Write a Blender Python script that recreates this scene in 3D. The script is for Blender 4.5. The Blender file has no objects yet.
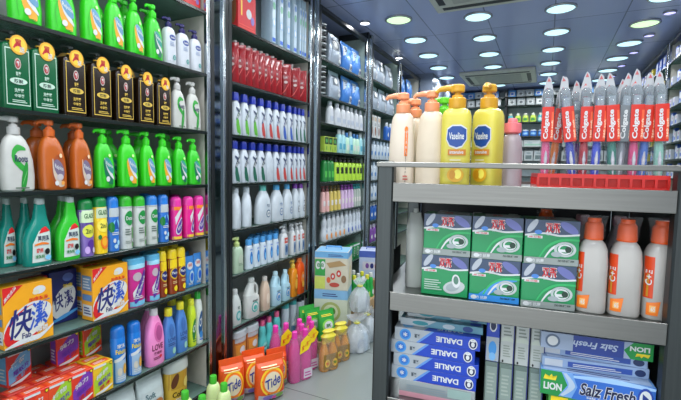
import bpy, math, random
from mathutils import Vector, Matrix
random.seed(11)
SC = bpy.context.scene
COL = SC.collection
PI = math.pi
R = math.radians

# ------------------------------------------------------------------ camera
CAM_H = 1.55
F_PX, CX, CY = 420.0, 340.5, 200.0
YAW, PITCH, ROLL = R(26), R(4.4), R(1.0)
FW = Vector((-math.sin(YAW)*math.cos(PITCH), math.cos(YAW)*math.cos(PITCH), -math.sin(PITCH)))
R0 = Vector((math.cos(YAW), math.sin(YAW), 0))
U0 = R0.cross(FW)
RT = R0*math.cos(ROLL) + U0*math.sin(ROLL)
UP = -R0*math.sin(ROLL) + U0*math.cos(ROLL)
CAMP = Vector((0, 0, CAM_H))
cd = bpy.data.cameras.new('camera'); cam = bpy.data.objects.new('camera', cd); COL.objects.link(cam)
cd.sensor_width = 36; cd.lens = F_PX/681*36; cd.clip_start = .02; cd.clip_end = 100
m3 = Matrix((RT, UP, -FW)).transposed()
cam.matrix_world = Matrix.Translation(CAMP) @ m3.to_4x4()
SC.camera = cam

def ray(px, py):
    return FW + RT*((px-CX)/F_PX) + UP*((CY-py)/F_PX)
def wall_y(px, x, py=172):
    """where along the left rack line (depth plane x) a column of the view meets"""
    d = ray(px, py); return (d*(x/d.x)).y

# ------------------------------------------------------------------ materials
MATS = {}
def lin(h, raw=False):
    h = h.lstrip('#'); o = []
    for i in (0, 2, 4):
        c = int(h[i:i+2], 16)/255
        o.append(c/12.92 if c <= .04045 else ((c+.055)/1.055)**2.4)
    if min(o) > .5 and not raw: o = [c*.76 for c in o]      # pale colours dimmed, so that lit whites don't blow out
    return (*o, 1)
def mat(hexc, rough=.38, metal=0.0, var=.07, scale=18.0, trans=0.0, sub=0.0, coat=0.0, stretch=None, bump=0.0):
    key = (hexc, rough, metal, var, scale, trans, sub, coat, stretch, bump)
    if key in MATS: return MATS[key]
    m = bpy.data.materials.new('surface_' + hexc.strip('#')); m.use_nodes = True
    nt = m.node_tree; b = nt.nodes['Principled BSDF']
    b.inputs['Roughness'].default_value = rough; b.inputs['Metallic'].default_value = metal
    if trans: b.inputs['Transmission Weight'].default_value = trans
    if coat: b.inputs['Coat Weight'].default_value = coat
    if sub:
        b.inputs['Subsurface Weight'].default_value = sub; b.inputs['Subsurface Radius'].default_value = (.01, .01, .01)
    tc = nt.nodes.new('ShaderNodeTexCoord'); nz = nt.nodes.new('ShaderNodeTexNoise')
    nz.inputs['Scale'].default_value = scale; nz.inputs['Detail'].default_value = 2
    src = tc.outputs['Object']
    if stretch:
        mp = nt.nodes.new('ShaderNodeMapping'); mp.inputs['Scale'].default_value = stretch
        nt.links.new(src, mp.inputs['Vector']); src = mp.outputs['Vector']
    nt.links.new(src, nz.inputs['Vector'])
    mr = nt.nodes.new('ShaderNodeMapRange')
    mr.inputs['From Min'].default_value = .25; mr.inputs['From Max'].default_value = .75
    mr.inputs['To Min'].default_value = 1-var; mr.inputs['To Max'].default_value = 1+var
    nt.links.new(nz.outputs['Fac'], mr.inputs['Value'])
    mx = nt.nodes.new('ShaderNodeMix'); mx.data_type = 'RGBA'; mx.blend_type = 'MULTIPLY'; mx.inputs['Factor'].default_value = 1
    mx.inputs['A'].default_value = lin(hexc); nt.links.new(mr.outputs['Result'], mx.inputs['B'])
    nt.links.new(mx.outputs['Result'], b.inputs['Base Color'])
    if bump:
        bp = nt.nodes.new('ShaderNodeBump'); bp.inputs['Strength'].default_value = bump; bp.inputs['Distance'].default_value = .004
        nt.links.new(nz.outputs['Fac'], bp.inputs['Height']); nt.links.new(bp.outputs['Normal'], b.inputs['Normal'])
    MATS[key] = m
    return m
def clear(name, tint, keep=.75, rough=.08):
    """thin clear plastic or glass: mostly lets light straight through, with a gloss"""
    key = ('clear', name)
    if key in MATS: return MATS[key]
    m = bpy.data.materials.new(name); m.use_nodes = True; nt = m.node_tree; nt.nodes.clear()
    out = nt.nodes.new('ShaderNodeOutputMaterial'); t = nt.nodes.new('ShaderNodeBsdfTransparent'); t.inputs['Color'].default_value = lin(tint, True)
    p = nt.nodes.new('ShaderNodeBsdfPrincipled'); p.inputs['Base Color'].default_value = lin(tint, True); p.inputs['Roughness'].default_value = rough
    nz = nt.nodes.new('ShaderNodeTexNoise'); nz.inputs['Scale'].default_value = 30
    mr = nt.nodes.new('ShaderNodeMapRange'); mr.inputs['To Min'].default_value = max(0, 1-keep-.08); mr.inputs['To Max'].default_value = 1-keep+.08
    nt.links.new(nz.outputs['Fac'], mr.inputs['Value'])
    mx = nt.nodes.new('ShaderNodeMixShader'); nt.links.new(mr.outputs['Result'], mx.inputs['Fac'])
    nt.links.new(t.outputs[0], mx.inputs[1]); nt.links.new(p.outputs[0], mx.inputs[2]); nt.links.new(mx.outputs[0], out.inputs['Surface'])
    MATS[key] = m; return m
def glow(name, hexc, strength):
    m = bpy.data.materials.new(name); m.use_nodes = True; b = m.node_tree.nodes['Principled BSDF']
    b.inputs['Base Color'].default_value = lin(hexc, True); b.inputs['Emission Color'].default_value = lin(hexc, True); b.inputs['Emission Strength'].default_value = strength
    return m

# ------------------------------------------------------------------ mesh building
class MB:
    def __init__(s): s.v = []; s.f = []; s.mi = []; s.mats = []
    def add(s, verts, faces, m):
        if m not in s.mats: s.mats.append(m)
        k = s.mats.index(m); o = len(s.v)
        s.v += [tuple(p) for p in verts]
        for f in faces: s.f.append(tuple(i+o for i in f)); s.mi.append(k)
        return s
    def box(s, x0, x1, y0, y1, z0, z1, m, bev=0.0):
        if bev <= 0:
            v = [(x, y, z) for x in (x0, x1) for y in (y0, y1) for z in (z0, z1)]
            return s.add(v, [(0,1,3,2),(4,6,7,5),(0,4,5,1),(2,3,7,6),(0,2,6,4),(1,5,7,3)], m)
        b = bev; v = []; ix = {}
        for i, x in enumerate((x0, x1)):
            for j, y in enumerate((y0, y1)):
                for k, z in enumerate((z0, z1)):
                    sx, sy, sz = (1, -1)[i], (1, -1)[j], (1, -1)[k]
                    for a, p in enumerate(((x, y+sy*b, z+sz*b), (x+sx*b, y, z+sz*b), (x+sx*b, y+sy*b, z))):
                        ix[i, j, k, a] = len(v); v.append(p)
        F = []
        for i in (0, 1):
            q = [ix[i,0,0,0], ix[i,1,0,0], ix[i,1,1,0], ix[i,0,1,0]]; F.append(q if i else q[::-1])
            q = [ix[0,i,0,1], ix[1,i,0,1], ix[1,i,1,1], ix[0,i,1,1]]; F.append(q[::-1] if i else q)
            q = [ix[0,0,i,2], ix[1,0,i,2], ix[1,1,i,2], ix[0,1,i,2]]; F.append(q if i else q[::-1])
        for j in (0, 1):
            for k in (0, 1):
                q = [ix[0,j,k,1], ix[1,j,k,1], ix[1,j,k,2], ix[0,j,k,2]]; F.append(q if (j == k) else q[::-1])
                q = [ix[j,0,k,2], ix[j,1,k,2], ix[j,1,k,0], ix[j,0,k,0]]; F.append(q if (j == k) else q[::-1])
                q = [ix[j,k,0,0], ix[j,k,1,0], ix[j,k,1,1], ix[j,k,0,1]]; F.append(q if (j == k) else q[::-1])
        for i in (0, 1):
            for j in (0, 1):
                for k in (0, 1):
                    q = [ix[i,j,k,0], ix[i,j,k,1], ix[i,j,k,2]]; F.append(q if (i+j+k) % 2 else q[::-1])
        return s.add(v, F, m)
    def loft(s, secs, m, N=24, n=2.0, cap=True):
        """secs: (z, halfwidth, halfdepth, x0, y0)"""
        v = []; F = []
        for q in secs:
            z, hw, hd = q[:3]; xo = q[3] if len(q) > 3 else 0; yo = q[4] if len(q) > 4 else 0
            for i in range(N):
                a = 2*PI*i/N; c, t = math.cos(a), math.sin(a)
                v.append((xo+hw*math.copysign(abs(c)**(2/n), c), yo+hd*math.copysign(abs(t)**(2/n), t), z))
        for k in range(len(secs)-1):
            for i in range(N):
                j = (i+1) % N; F.append((k*N+i, k*N+j, (k+1)*N+j, (k+1)*N+i))
        if cap:
            F.append(tuple(range(N))[::-1]); F.append(tuple((len(secs)-1)*N+i for i in range(N)))
        return s.add(v, F, m)
    def lathe(s, prof, m, N=20, x=0, y=0):
        return s.loft([(z, r, r, x, y) for r, z in prof], m, N)
    def tube(s, pts, rad, m, N=8, closed=False):
        pts = [Vector(p) for p in pts]; v = []; F = []; K = len(pts)
        rs = rad if isinstance(rad, (list, tuple)) else [rad]*K
        up = None
        for k, p in enumerate(pts):
            a = pts[k-1] if (k or closed) else p; b = pts[(k+1) % K] if (k < K-1 or closed) else p
            t = (b-a).normalized()
            if up is None: up = Vector((0, 0, 1)) if abs(t.z) < .9 else Vector((1, 0, 0))
            e = (up - t*up.dot(t)).normalized(); up = e; g = t.cross(e)
            for i in range(N):
                an = 2*PI*i/N; v.append(p + (e*math.cos(an) + g*math.sin(an))*rs[k])
        for k in range(K if closed else K-1):
            for i in range(N):
                j = (i+1) % N; k2 = (k+1) % K; F.append((k*N+i, k*N+j, k2*N+j, k2*N+i))
        if not closed:
            F.append(tuple(range(N))[::-1]); F.append(tuple((K-1)*N+i for i in range(N)))
        return s.add(v, F, m)
    def prism(s, pts, y0, y1, m):
        """outline in x,z pushed from y0 to y1"""
        n = len(pts); v = [(x, y0, z) for x, z in pts] + [(x, y1, z) for x, z in pts]
        F = [tuple(range(n)), tuple(range(n, 2*n))[::-1]] + [(i, i+n, (i+1) % n+n, (i+1) % n) for i in range(n)]
        return s.add(v, F, m)
    def decal(s, shapes, fn, eps=.0006, base=.0008):
        """shapes: ((verts2d, faces), material); each one a hair in front of the one before"""
        for k, ((vs, fs), m) in enumerate(shapes):
            s.add([fn(u, w, base+eps*k) for u, w in vs], fs, m)
        return s
    def mesh(s, name, sharp=35):
        me = bpy.data.meshes.new(name); me.from_pydata(s.v, [], s.f)
        for m in s.mats: me.materials.append(m)
        me.polygons.foreach_set('material_index', s.mi)
        me.polygons.foreach_set('use_smooth', [True]*len(s.f))
        me.update()
        try: me.set_sharp_from_angle(angle=R(sharp))
        except Exception: pass
        return me
    def build(s, name, parent=None, loc=None, rz=0, sharp=35):
        o = bpy.data.objects.new(name, s.mesh(name, sharp)); COL.objects.link(o)
        if parent: o.parent = parent
        if loc is not None: o.location = loc
        o.rotation_euler.z = rz
        return o

# ---- flat shapes for printing, in u,v
def rings(c, edge):
    """fill an outline from its centre in four rings so that it can follow a curved wall"""
    n = len(edge); vs = [c]; fs = []
    for q in (.25, .5, .75, 1): vs += [(c[0]+(x-c[0])*q, c[1]+(y-c[1])*q) for x, y in edge]
    for i in range(n):
        j = (i+1) % n; fs.append((0, 1+i, 1+j))
        for k in range(3): fs.append((1+k*n+i, 1+(k+1)*n+i, 1+(k+1)*n+j, 1+k*n+j))
    return vs, fs
def E(u, v, ru, rv, rot=0, N=20):
    c, t = math.cos(rot), math.sin(rot)
    return rings((u, v), [(u+ru*math.cos(2*PI*i/N)*c-rv*math.sin(2*PI*i/N)*t, v+ru*math.cos(2*PI*i/N)*t+rv*math.sin(2*PI*i/N)*c) for i in range(N)])
def Q(u0, v0, u1, v1, nu=10, nv=5):
    vs = [(u0+(u1-u0)*i/nu, v0+(v1-v0)*j/nv) for j in range(nv+1) for i in range(nu+1)]
    return vs, [(j*(nu+1)+i, j*(nu+1)+i+1, (j+1)*(nu+1)+i+1, (j+1)*(nu+1)+i) for j in range(nv) for i in range(nu)]
def Pg(pts):
    n = len(pts); e = [(a[0]+(b[0]-a[0])*k/4, a[1]+(b[1]-a[1])*k/4) for a, b in zip(pts, list(pts[1:])+[pts[0]]) for k in range(4)]
    return rings((sum(p[0] for p in pts)/n, sum(p[1] for p in pts)/n), e)
def Sk(pts, wid):
    """a brush stroke: smooth line through pts with half-widths wid"""
    P = []; K = len(pts)
    for k in range(K-1):
        p0, p1, p2, p3 = pts[max(0, k-1)], pts[k], pts[k+1], pts[min(K-1, k+2)]
        for i in range(5):
            t = i/5
            P.append(tuple(.5*(2*p1[a]+(p2[a]-p0[a])*t+(2*p0[a]-5*p1[a]+4*p2[a]-p3[a])*t*t+(3*p1[a]-p0[a]-3*p2[a]+p3[a])*t**3) for a in (0, 1)) + (wid[k]+(wid[k+1]-wid[k])*t,))
    P.append((*pts[-1], wid[-1])); vs = []; fs = []
    for k, (x, y, w) in enumerate(P):
        a = P[max(0, k-1)]; b = P[min(len(P)-1, k+1)]; dx, dy = b[0]-a[0], b[1]-a[1]; L = math.hypot(dx, dy) or 1
        vs += [(x-dy/L*w*q, y+dx/L*w*q) for q in (1, .5, 0, -.5, -1)]
        if k: fs += [(5*k-5+i, 5*k-4+i, 5*k+1+i, 5*k+i) for i in range(4)]
    return vs, fs
def Ring(u, v, ru, rv, t, N=20):
    vs = []; fs = []
    for i in range(N):
        a = 2*PI*i/N; vs += [(u+ru*math.cos(a), v+rv*math.sin(a)), (u+(ru-t)*math.cos(a), v+(rv-t*rv/ru)*math.sin(a))]
    for i in range(N):
        j = (i+1) % N; fs.append((2*i, 2*j, 2*j+1, 2*i+1))
    return vs, fs
def Frame(u0, v0, u1, v1, tu, tv):
    vs, fs = [], []
    for a in (Q(u0, v0, u1, v0+tv, 4, 1), Q(u0, v1-tv, u1, v1, 4, 1), Q(u0, v0, u0+tu, v1, 1, 4), Q(u1-tu, v0, u1, v1, 1, 4)):
        o = len(vs); vs += a[0]; fs += [tuple(i+o for i in f) for f in a[1]]
    return vs, fs
TXT = {}
def T(text, u, v, w, h, rot=0, bold=.018, shear=0):
    key = (text, bold, shear)
    if key not in TXT:
        c = bpy.data.curves.new('lettering', 'FONT'); c.body = text; c.offset = bold; c.shear = shear; c.resolution_u = 3
        o = bpy.data.objects.new('lettering', c); COL.objects.link(o)
        me = o.to_mesh(); vs = [(p.co.x, p.co.y) for p in me.vertices]; fs = [tuple(p.vertices) for p in me.polygons]
        o.to_mesh_clear(); bpy.data.objects.remove(o); bpy.data.curves.remove(c)
        xs = [p[0] for p in vs]; ys = [p[1] for p in vs]; x0, x1, y0, y1 = min(xs), max(xs), min(ys), max(ys)
        TXT[key] = [((x-(x0+x1)/2)/(x1-x0), (y-(y0+y1)/2)/(y1-y0)) for x, y in vs], fs
    vs, fs = TXT[key]; c, t = math.cos(rot), math.sin(rot)
    for _ in range(2 if w > .9 else 1 if w > .4 else 0):        # finer triangles, so that letters follow round walls
        vs = list(vs); nf = []; mid = {}
        for f in fs:
            if len(f) != 3: nf.append(f); continue
            e = []
            for a, b in ((f[0], f[1]), (f[1], f[2]), (f[2], f[0])):
                k = (min(a, b), max(a, b))
                if k not in mid: mid[k] = len(vs); vs.append(((vs[a][0]+vs[b][0])/2, (vs[a][1]+vs[b][1])/2))
                e.append(mid[k])
            nf += [(f[0], e[0], e[2]), (e[0], f[1], e[1]), (e[2], e[1], f[2]), tuple(e)]
        fs = nf
    return [(u+x*w*c-y*h*t, v+x*w*t+y*h*c) for x, y in vs], fs
def Lines(u0, v0, u1, v1, n):
    """small print as thin rules"""
    vs, fs = [], []
    st = (v1-v0)/n
    for k in range(n):
        e = u1-(u1-u0)*(.3*((k*37) % 5)/5); a = Q(u0, v0+k*st, e, v0+k*st+st*.45, 3, 1)
        o = len(vs); vs += a[0]; fs += [tuple(i+o for i in f) for f in a[1]]
    return vs, fs

# ------------------------------------------------------------------ objects, labels
def root(name, loc=(0, 0, 0), rz=0):
    o = bpy.data.objects.new(name, None); COL.objects.link(o); o.location = loc; o.rotation_euler.z = rz; o.empty_display_size = .05
    return o
def tag(o, label, cat, group=None):
    o['label'] = label; o['category'] = cat
    if group: o['group'] = group
    return o
def structure(o): o['kind'] = 'structure'; return o
def copy_tree(o, parent=None):
    c = o.copy(); COL.objects.link(c)
    if parent: c.parent = parent
    for ch in o.children: copy_tree(ch, c)
    return c
KINDS = {}      # kind -> (builder, category, description)
PROTO = {}
def kind(key, cat, desc):
    def deco(fn): KINDS[key] = (fn, cat, desc); return fn
    return deco
LOG = {}
PENDING = []
ORD = 'first second third fourth fifth sixth seventh eighth ninth tenth eleventh twelfth thirteenth fourteenth fifteenth sixteenth seventeenth eighteenth nineteenth twentieth twenty-first twenty-second twenty-third twenty-fourth twenty-fifth twenty-sixth'.split()
def put(key, x, y, z, rz=0, where=None, order=0, label=None, group=None, scale=1.0, end='near end', tilt=None):
    fn, cat, desc = KINDS[key]
    if key in PENDING: o = PROTO[key]; PENDING.remove(key)
    elif key not in PROTO: o = PROTO[key] = fn()
    else: o = copy_tree(PROTO[key])
    o.location = (x, y, z); o.rotation_euler = (0, 0, rz); o.scale = (scale,)*3 if not isinstance(scale, tuple) else scale
    if tilt: o.rotation_euler = (tilt[0], tilt[1], rz)
    o['category'] = cat
    if 'group' in o: del o['group']
    if label: o['label'] = label
    else: LOG.setdefault((desc, where, end), []).append((order, o))
    if group: o['group'] = group
    return o
def finish_labels():
    for (desc, where, end), L in LOG.items():
        L.sort(key=lambda a: a[0])
        for k, (_, o) in enumerate(L):
            if len(L) == 1: o['label'] = f'{desc} on {where}'
            elif len(L) == 2: o['label'] = f'{desc}, {"nearer" if k == 0 else "farther"} of two on {where}' if end == 'near end' else f'{desc}, {"first" if k == 0 else "second"} from {end} on {where}'
            else: o['label'] = f'{desc}, {ORD[k]} from {end}, {where}'
            if len(L) > 1: o['group'] = f'{desc}, repeats on {where}'
# ------------------------------------------------------------------ containers
SHAPE = {  # z, width, depth, sideways shift, all relative
 'shampoo': ([(0,.86,.88,0),(.03,.96,1,0),(.28,1,1,0),(.55,.95,.97,-.03),(.78,.82,.85,-.09),(.9,.66,.7,-.13),(.96,.5,.55,-.14),(1,.34,.4,-.14)], 2.7),
 'lotion': ([(0,.92,.92),(.025,1,1),(.7,.98,1),(.86,.9,.94),(.94,.74,.8),(.98,.56,.64),(1,.36,.5)], 3.2),
 'slab': ([(0,.94,.94),(.02,1,1),(.8,1,1),(.9,.97,.96),(.955,.86,.86),(.985,.6,.66),(1,.38,.5)], 3.6),
 'tall': ([(0,.9,.9),(.02,1,1),(.55,.97,.97),(.84,.86,.86),(.93,.76,.76),(.98,.58,.58),(1,.4,.42)], 2.2),
 'square': ([(0,.96,.96),(.02,1,1),(.88,1,1),(.94,.96,.94),(.975,.8,.8),(1,.45,.5)], 7),
 'jug': ([(0,.92,.92),(.03,1,1),(.5,1,1),(.72,.86,.94),(.88,.6,.74),(.95,.44,.6),(1,.36,.5)], 2.8),
 'cleaner': ([(0,.94,.94),(.03,1,1),(.42,.98,1),(.56,.88,.96,.1),(.68,.66,.8,.22),(.76,.5,.62,.28),(.9,.42,.52,.3),(.94,.38,.48,.3),(1,.36,.45,.3)], 2.8),
 'can': ([(0,.93,.93),(.01,1,1),(.97,1,1),(1,.93,.93)], 2),
 'tub': ([(0,.9,.9),(.03,.96,.96),(.97,1,1),(1,.97,.97)], 2),
 'wave': ([(0,.9,.92),(.03,1,1),(.3,.97,1),(.55,.86,.92,.04),(.75,.92,.95,.03),(.9,.8,.84,0),(.97,.56,.62,0),(1,.4,.5,0)], 2.6),
 'gourd': ([(0,.9,.92),(.03,1,1),(.25,1,1),(.45,.82,.84),(.6,.62,.66),(.72,.72,.74),(.86,.66,.7),(.95,.5,.55),(1,.38,.42)], 2.2),
}
def front_fn(sh, W, D, H):
    secs, n = SHAPE[sh]
    def fn(u, v, off):
        v = min(max(v, 0), 1)
        for a, b in zip(secs, secs[1:]):
            if v <= b[0]: break
        t = (v-a[0])/(b[0]-a[0]) if b[0] > a[0] else 0
        w = (a[1]+(b[1]-a[1])*t)*W; d = (a[2]+(b[2]-a[2])*t)*D
        xa = a[3] if len(a) > 3 else 0; xb = b[3] if len(b) > 3 else 0; xo = (xa+(xb-xa)*t)*W
        x = u*W; q = min(abs(x-xo)/w, .995)
        return (x, -(d*(1-q**n)**(1/n))-off, v*H)
    return fn
def body_mesh(mb, sh, W, D, H, m, N=28, lo=0, hi=1):
    secs, n = SHAPE[sh]
    mb.loft([(q[0]*H, q[1]*W, q[2]*D, (q[3] if len(q) > 3 else 0)*W) for q in secs], m, N, n)
def pump(root_o, m, x, z, s=1.0, dirx=-1, N=16, name='pump_head'):
    p = MB()
    p.lathe([(.017*s, z), (.018*s, z+.002*s), (.018*s, z+.02*s), (.0165*s, z+.022*s)], m, N, x)
    p.lathe([(.012*s, z+.022*s), (.0115*s, z+.028*s), (.006*s, z+.03*s), (.006*s, z+.034*s)], m, N, x)
    p.lathe([(.013*s, z+.034*s), (.0145*s, z+.036*s), (.0145*s, z+.047*s), (.012*s, z+.05*s)], m, N, x)
    p.tube([(x, 0, z+.043*s), (x+dirx*.02*s, 0, z+.044*s), (x+dirx*.038*s, 0, z+.042*s), (x+dirx*.044*s, 0, z+.035*s)], [.0085*s, .007*s, .0055*s, .0045*s], m, 10)
    return p.build(name, root_o)
def bottle(name, sh, W, D, H, m, prints, top, N=28, label_name='label_print'):
    r = root(name); b = MB(); body_mesh(b, sh, W, D, H, m, N); b.build('bottle_body', r)
    if prints: MB().decal(prints, front_fn(sh, W, D, H)).build(label_name, r)
    secs = SHAPE[sh][0]; xo = (secs[-1][3] if len(secs[-1]) > 3 else 0)*W
    k = top[0]
    if k == 'pump': pump(r, top[1], xo, H-.002, top[2], top[3] if len(top) > 3 else -1, max(8, N//2))
    elif k == 'cap':      # rad, height
        _, cm, cr, ch = top[:4]
        MB().lathe([(cr, H-.003), (cr*1.03, H), (cr*1.0, H+ch*.85), (cr*.9, H+ch)], cm, max(10, N//2+4), xo).build('cap', r)
    elif k == 'dome':
        _, cm, cr, ch = top[:4]
        MB().lathe([(cr, H-.002), (cr, H+ch*.5), (cr*.94, H+ch*.75), (cr*.7, H+ch*.95), (cr*.45, H+ch)], cm, max(10, N//2+4), xo).build('cap', r)
    elif k == 'flat':     # oval cap as wide as the shoulders
        _, cm, cw, cdp, ch = top[:5]
        MB().loft([(H-.004, cw, cdp, xo), (H+ch*.8, cw*.96, cdp*.96, xo), (H+ch, cw*.85, cdp*.85, xo)], cm, max(12, N-8), 2.4).build('cap', r)
    return r
W_ = mat('#eef0ee', .35); GREY = mat('#9da3a3', .35); BLACK = mat('#141414', .35); NAVY = mat('#252a6e', .35); RED = mat('#d32224', .35)
YEL = mat('#f2d21c', .35); DGREEN = mat('#1c7a35', .35); BLUE = mat('#2560c4', .35); TEALC = mat('#1f9a86', .35); ORANGE = mat('#ef7a1f', .35); PINK = mat('#e8489c', .35)
LB = mat('#79bde0', .35); PURPLE = mat('#6b3aa0', .35)
rej = lambda c1, c2: [(Sk([(-.5,.62),(-.3,.44),(.05,.28),(.5,.12)], [.03,.17,.2,.04]), c1), (Sk([(-.42,.66),(-.15,.46),(.2,.33),(.6,.2)], [.01,.06,.07,.02]), W_),
     (E(.12,.5,.5,.13,-.25), c2), (T('Rejoice', .12,.505,.78,.1, -.12), W_), (E(-.12,.2,.2,.06), W_), (E(.15,.72,.14,.035), mat('#c9ef9a', .4)), (Sk([(-.62,.08),(-.72,.3),(-.62,.55),(-.35,.74)], [.012,.025,.025,.01]), mat('#2fae22', .4)), (Lines(-.1,.05,.4,.1,2), mat('#1f7a1f'))]
@kind('green_orange', 'shampoo', 'green pump shampoo bottle with orange swoosh')
def _(): return bottle('shampoo_pump_bottle', 'shampoo', .058, .034, .2, mat('#35c81f', .32), rej(mat('#e2a12a', .4), mat('#5f93b4', .4)), ('pump', mat('#3fd328', .3), 1.25))
@kind('green_mint', 'shampoo', 'green pump shampoo bottle with mint label')
def _(): return bottle('shampoo_pump_bottle', 'shampoo', .058, .034, .2, mat('#33c224', .32), rej(mat('#0f6b4c', .4), mat('#2e8f83', .4)), ('pump', mat('#3fd328', .3), 1.25))
@kind('orange_pump', 'shampoo', 'copper orange pump shampoo bottle')
def _(): return bottle('shampoo_pump_bottle', 'shampoo', .062, .036, .215, mat('#b65a1c', .24), [(E(.12,.36,.52,.3,.1), mat('#a04a1a', .4)), (Sk([(-.3,.58),(-.22,.34),(.15,.14),(.55,.1)], [.02,.08,.08,.02]), mat('#cdb9a6', .4)),
      (E(.15,.4,.42,.15,-.2), mat('#75667f', .4)), (T('Rejoice',.15,.41,.66,.1,-.1), W_), (E(.2,.24,.26,.06), mat('#d9cfd0', .4)), (E(-.08,.13,.14,.045), W_), (E(.4,.13,.14,.04), mat('#e8a04a')), (E(.3,.64,.12,.04), mat('#e9c9a0', .4))], ('pump', mat('#d9692a', .3), 1.3))
leafp = [(Sk([(.3,.74),(-.2,.76),(-.5,.62),(-.2,.48),(.15,.38),(.25,.3)], [.02,.06,.08,.07,.06,.03]), mat('#2b9a35', .4)), (E(.14,.24,.34,.15,.9), mat('#1f8a2f', .4)), (Sk([(.0,.12),(.15,.25),(.3,.36)], [.005,.012,.005]), mat('#7fd07a')), (T('Roots', -.02,.575,.8,.12), mat('#23304f', .4)), (Lines(-.45,.05,.4,.1,1), mat('#60705f'))]
@kind('white_leaf', 'shampoo', 'white pump shampoo bottle with green leaf')
def _(): return bottle('shampoo_pump_bottle', 'shampoo', .062, .036, .205, mat('#d6d6ce', .32), leafp, ('pump', mat('#dcdcd6', .3), 1.3))
@kind('lotion_navy', 'lotion', 'white lotion bottle with navy pump')
def _(): return bottle('lotion_bottle', 'lotion', .044, .028, .2, mat('#e6eaf0', .3), [(Q(-.75,.1,.75,.82), mat('#e3e8ef', .32)), (E(.1,.72,.55,.075), mat('#26408c', .4)), (T('Vaseline', .1,.72,.8,.06), W_), (Lines(-.4,.5,.4,.62,3), mat('#8fa0c0', .4)), (E(.35,.2,.28,.07), mat('#3f8f8a', .4)), (T('C',.35,.2,.2,.07), W_)], ('pump', mat('#2a2460', .3), 1.05, -1))
def black_wash(c, lc, key):
    P = [(Frame(-.82,.06,.82,.9,.05,.016), lc), (Ring(.0,.68,.22,.085,.05), mat('#d9c9c0', .4)), (E(0,.68,.15,.06), mat('#b0242c', .4)), (T('霸', 0,.68,.18,.075), W_), (T('育髮', 0,.53,.36,.065), lc),
         (E(0,.42,.6,.05), lc), (T('防脫', 0,.42,.6,.06), mat('#18241c')), (T('洗髮露', 0,.28,.66,.06), lc), (T('中草藥', 0,.2,.66,.05), lc), (Lines(-.5,.1,.5,.15,2), lc)]
    r = bottle('herbal_shampoo_bottle', 'square', .05, .034, .235, c, P, ('none',))
    pump(r, mat('#10201a', .3), 0, .233, .9)
    t = MB(); t.tube([(.0+.024*math.cos(a), -.012+.014*math.sin(a), .242) for a in [2*PI*i/16 for i in range(16)]], .0022, mat('#d9a52a', .4), 6, closed=True)
    fn = lambda u, v, off: (.004+u*.03, -.038-off, .226+v*.034)
    t.add([(.004+.03*math.cos(a), -.034, .226+.034*math.sin(a)) for a in [2*PI*i/20 for i in range(20)]]+[(.004+.03*math.cos(a), -.038, .226+.034*math.sin(a)) for a in [2*PI*i/20 for i in range(20)]],
          [tuple(range(20))[::-1], tuple(range(20, 40))]+[(i, (i+1) % 20, 20+(i+1) % 20, 20+i) for i in range(20)][::1], mat('#e0a52c', .4))
    t.decal([(E(0,0,.8,.8), mat('#f2c53c', .4)), (Sk([(-.6,-.4),(-.1,.1),(.5,-.5)], [.08,.16,.06]), mat('#c4232a', .4)), (T('買', -.05,.15,.8,.8), mat('#b01f26')), (T('送', .35,-.45,.6,.6), W_)], fn, .0003, .0004)
    t.build('neck_tag', r)
    return r
@kind('herb_green', 'shampoo', 'dark green square bottle with gold tag')
def _(): return black_wash(mat('#0d5a34', .25), mat('#b9d6c2', .4), 0)
@kind('herb_black', 'shampoo', 'black square bottle with gold neck tag')
def _(): return black_wash(mat('#221509', .25), mat('#d4b34a', .4), 1)
def cleaner(c, c2):
    return bottle('kitchen_cleaner_bottle', 'cleaner', .052, .03, .235, c, [
        (Pg([(-.62,.06),(.72,.06),(.8,.3),(.78,.52),(.42,.62),(-.1,.56),(-.55,.36)]), mat('#e2efe6', .4)), (Pg([(-.1,.52),(.75,.55),(.42,.63),(.1,.6)]), RED), (T('萬用潔', .22,.44,.86,.09), mat('#1c2b4c')),
        (Sk([(-.45,.34),(.1,.36),(.6,.34)], [.012,.02,.012]), ORANGE), (T('廚房', -.1,.25,.5,.08), RED), (T('清潔劑', -.12,.15,.66,.06), c2), (E(.45,.22,.2,.05), BLACK), (E(.5,.12,.24,.04), LB)], ('cap', mat('#aab4b0', .35), .018, .02))
@kind('cleaner_teal', 'cleaner', 'teal cleaner bottle with grey screw cap')
def _(): return cleaner(mat('#0f7f70', .22), DGREEN)
@kind('cleaner_green', 'cleaner', 'bright green cleaner bottle with grey cap')
def _(): return cleaner(mat('#2fb62c', .25), DGREEN)
@kind('glade_purple', 'spray', 'purple air freshener can with green cap')
def _(): return bottle('air_freshener_can', 'can', .033, .033, .215, mat('#7d63ad', .3), [(Q(-.97,.62,.97,.8), mat('#5e4694', .35)), (Q(-.97,.72,.97,.98), mat('#cfe3b8', .35)), (T('GLADE', 0,.86,1.3,.1), mat('#155f2c')), (E(-.1,.54,.75,.14), mat('#d8d84a')), (T('2in1', -.1,.54,.9,.1), mat('#27502c')), (E(.1,.24,.5,.12), mat('#56318e')), (E(-.4,.14,.3,.08), mat('#c9a7e0')), (E(.5,.13,.25,.06), mat('#e5d5f2'))], ('dome', mat('#14793a', .3), .032, .045))
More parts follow.
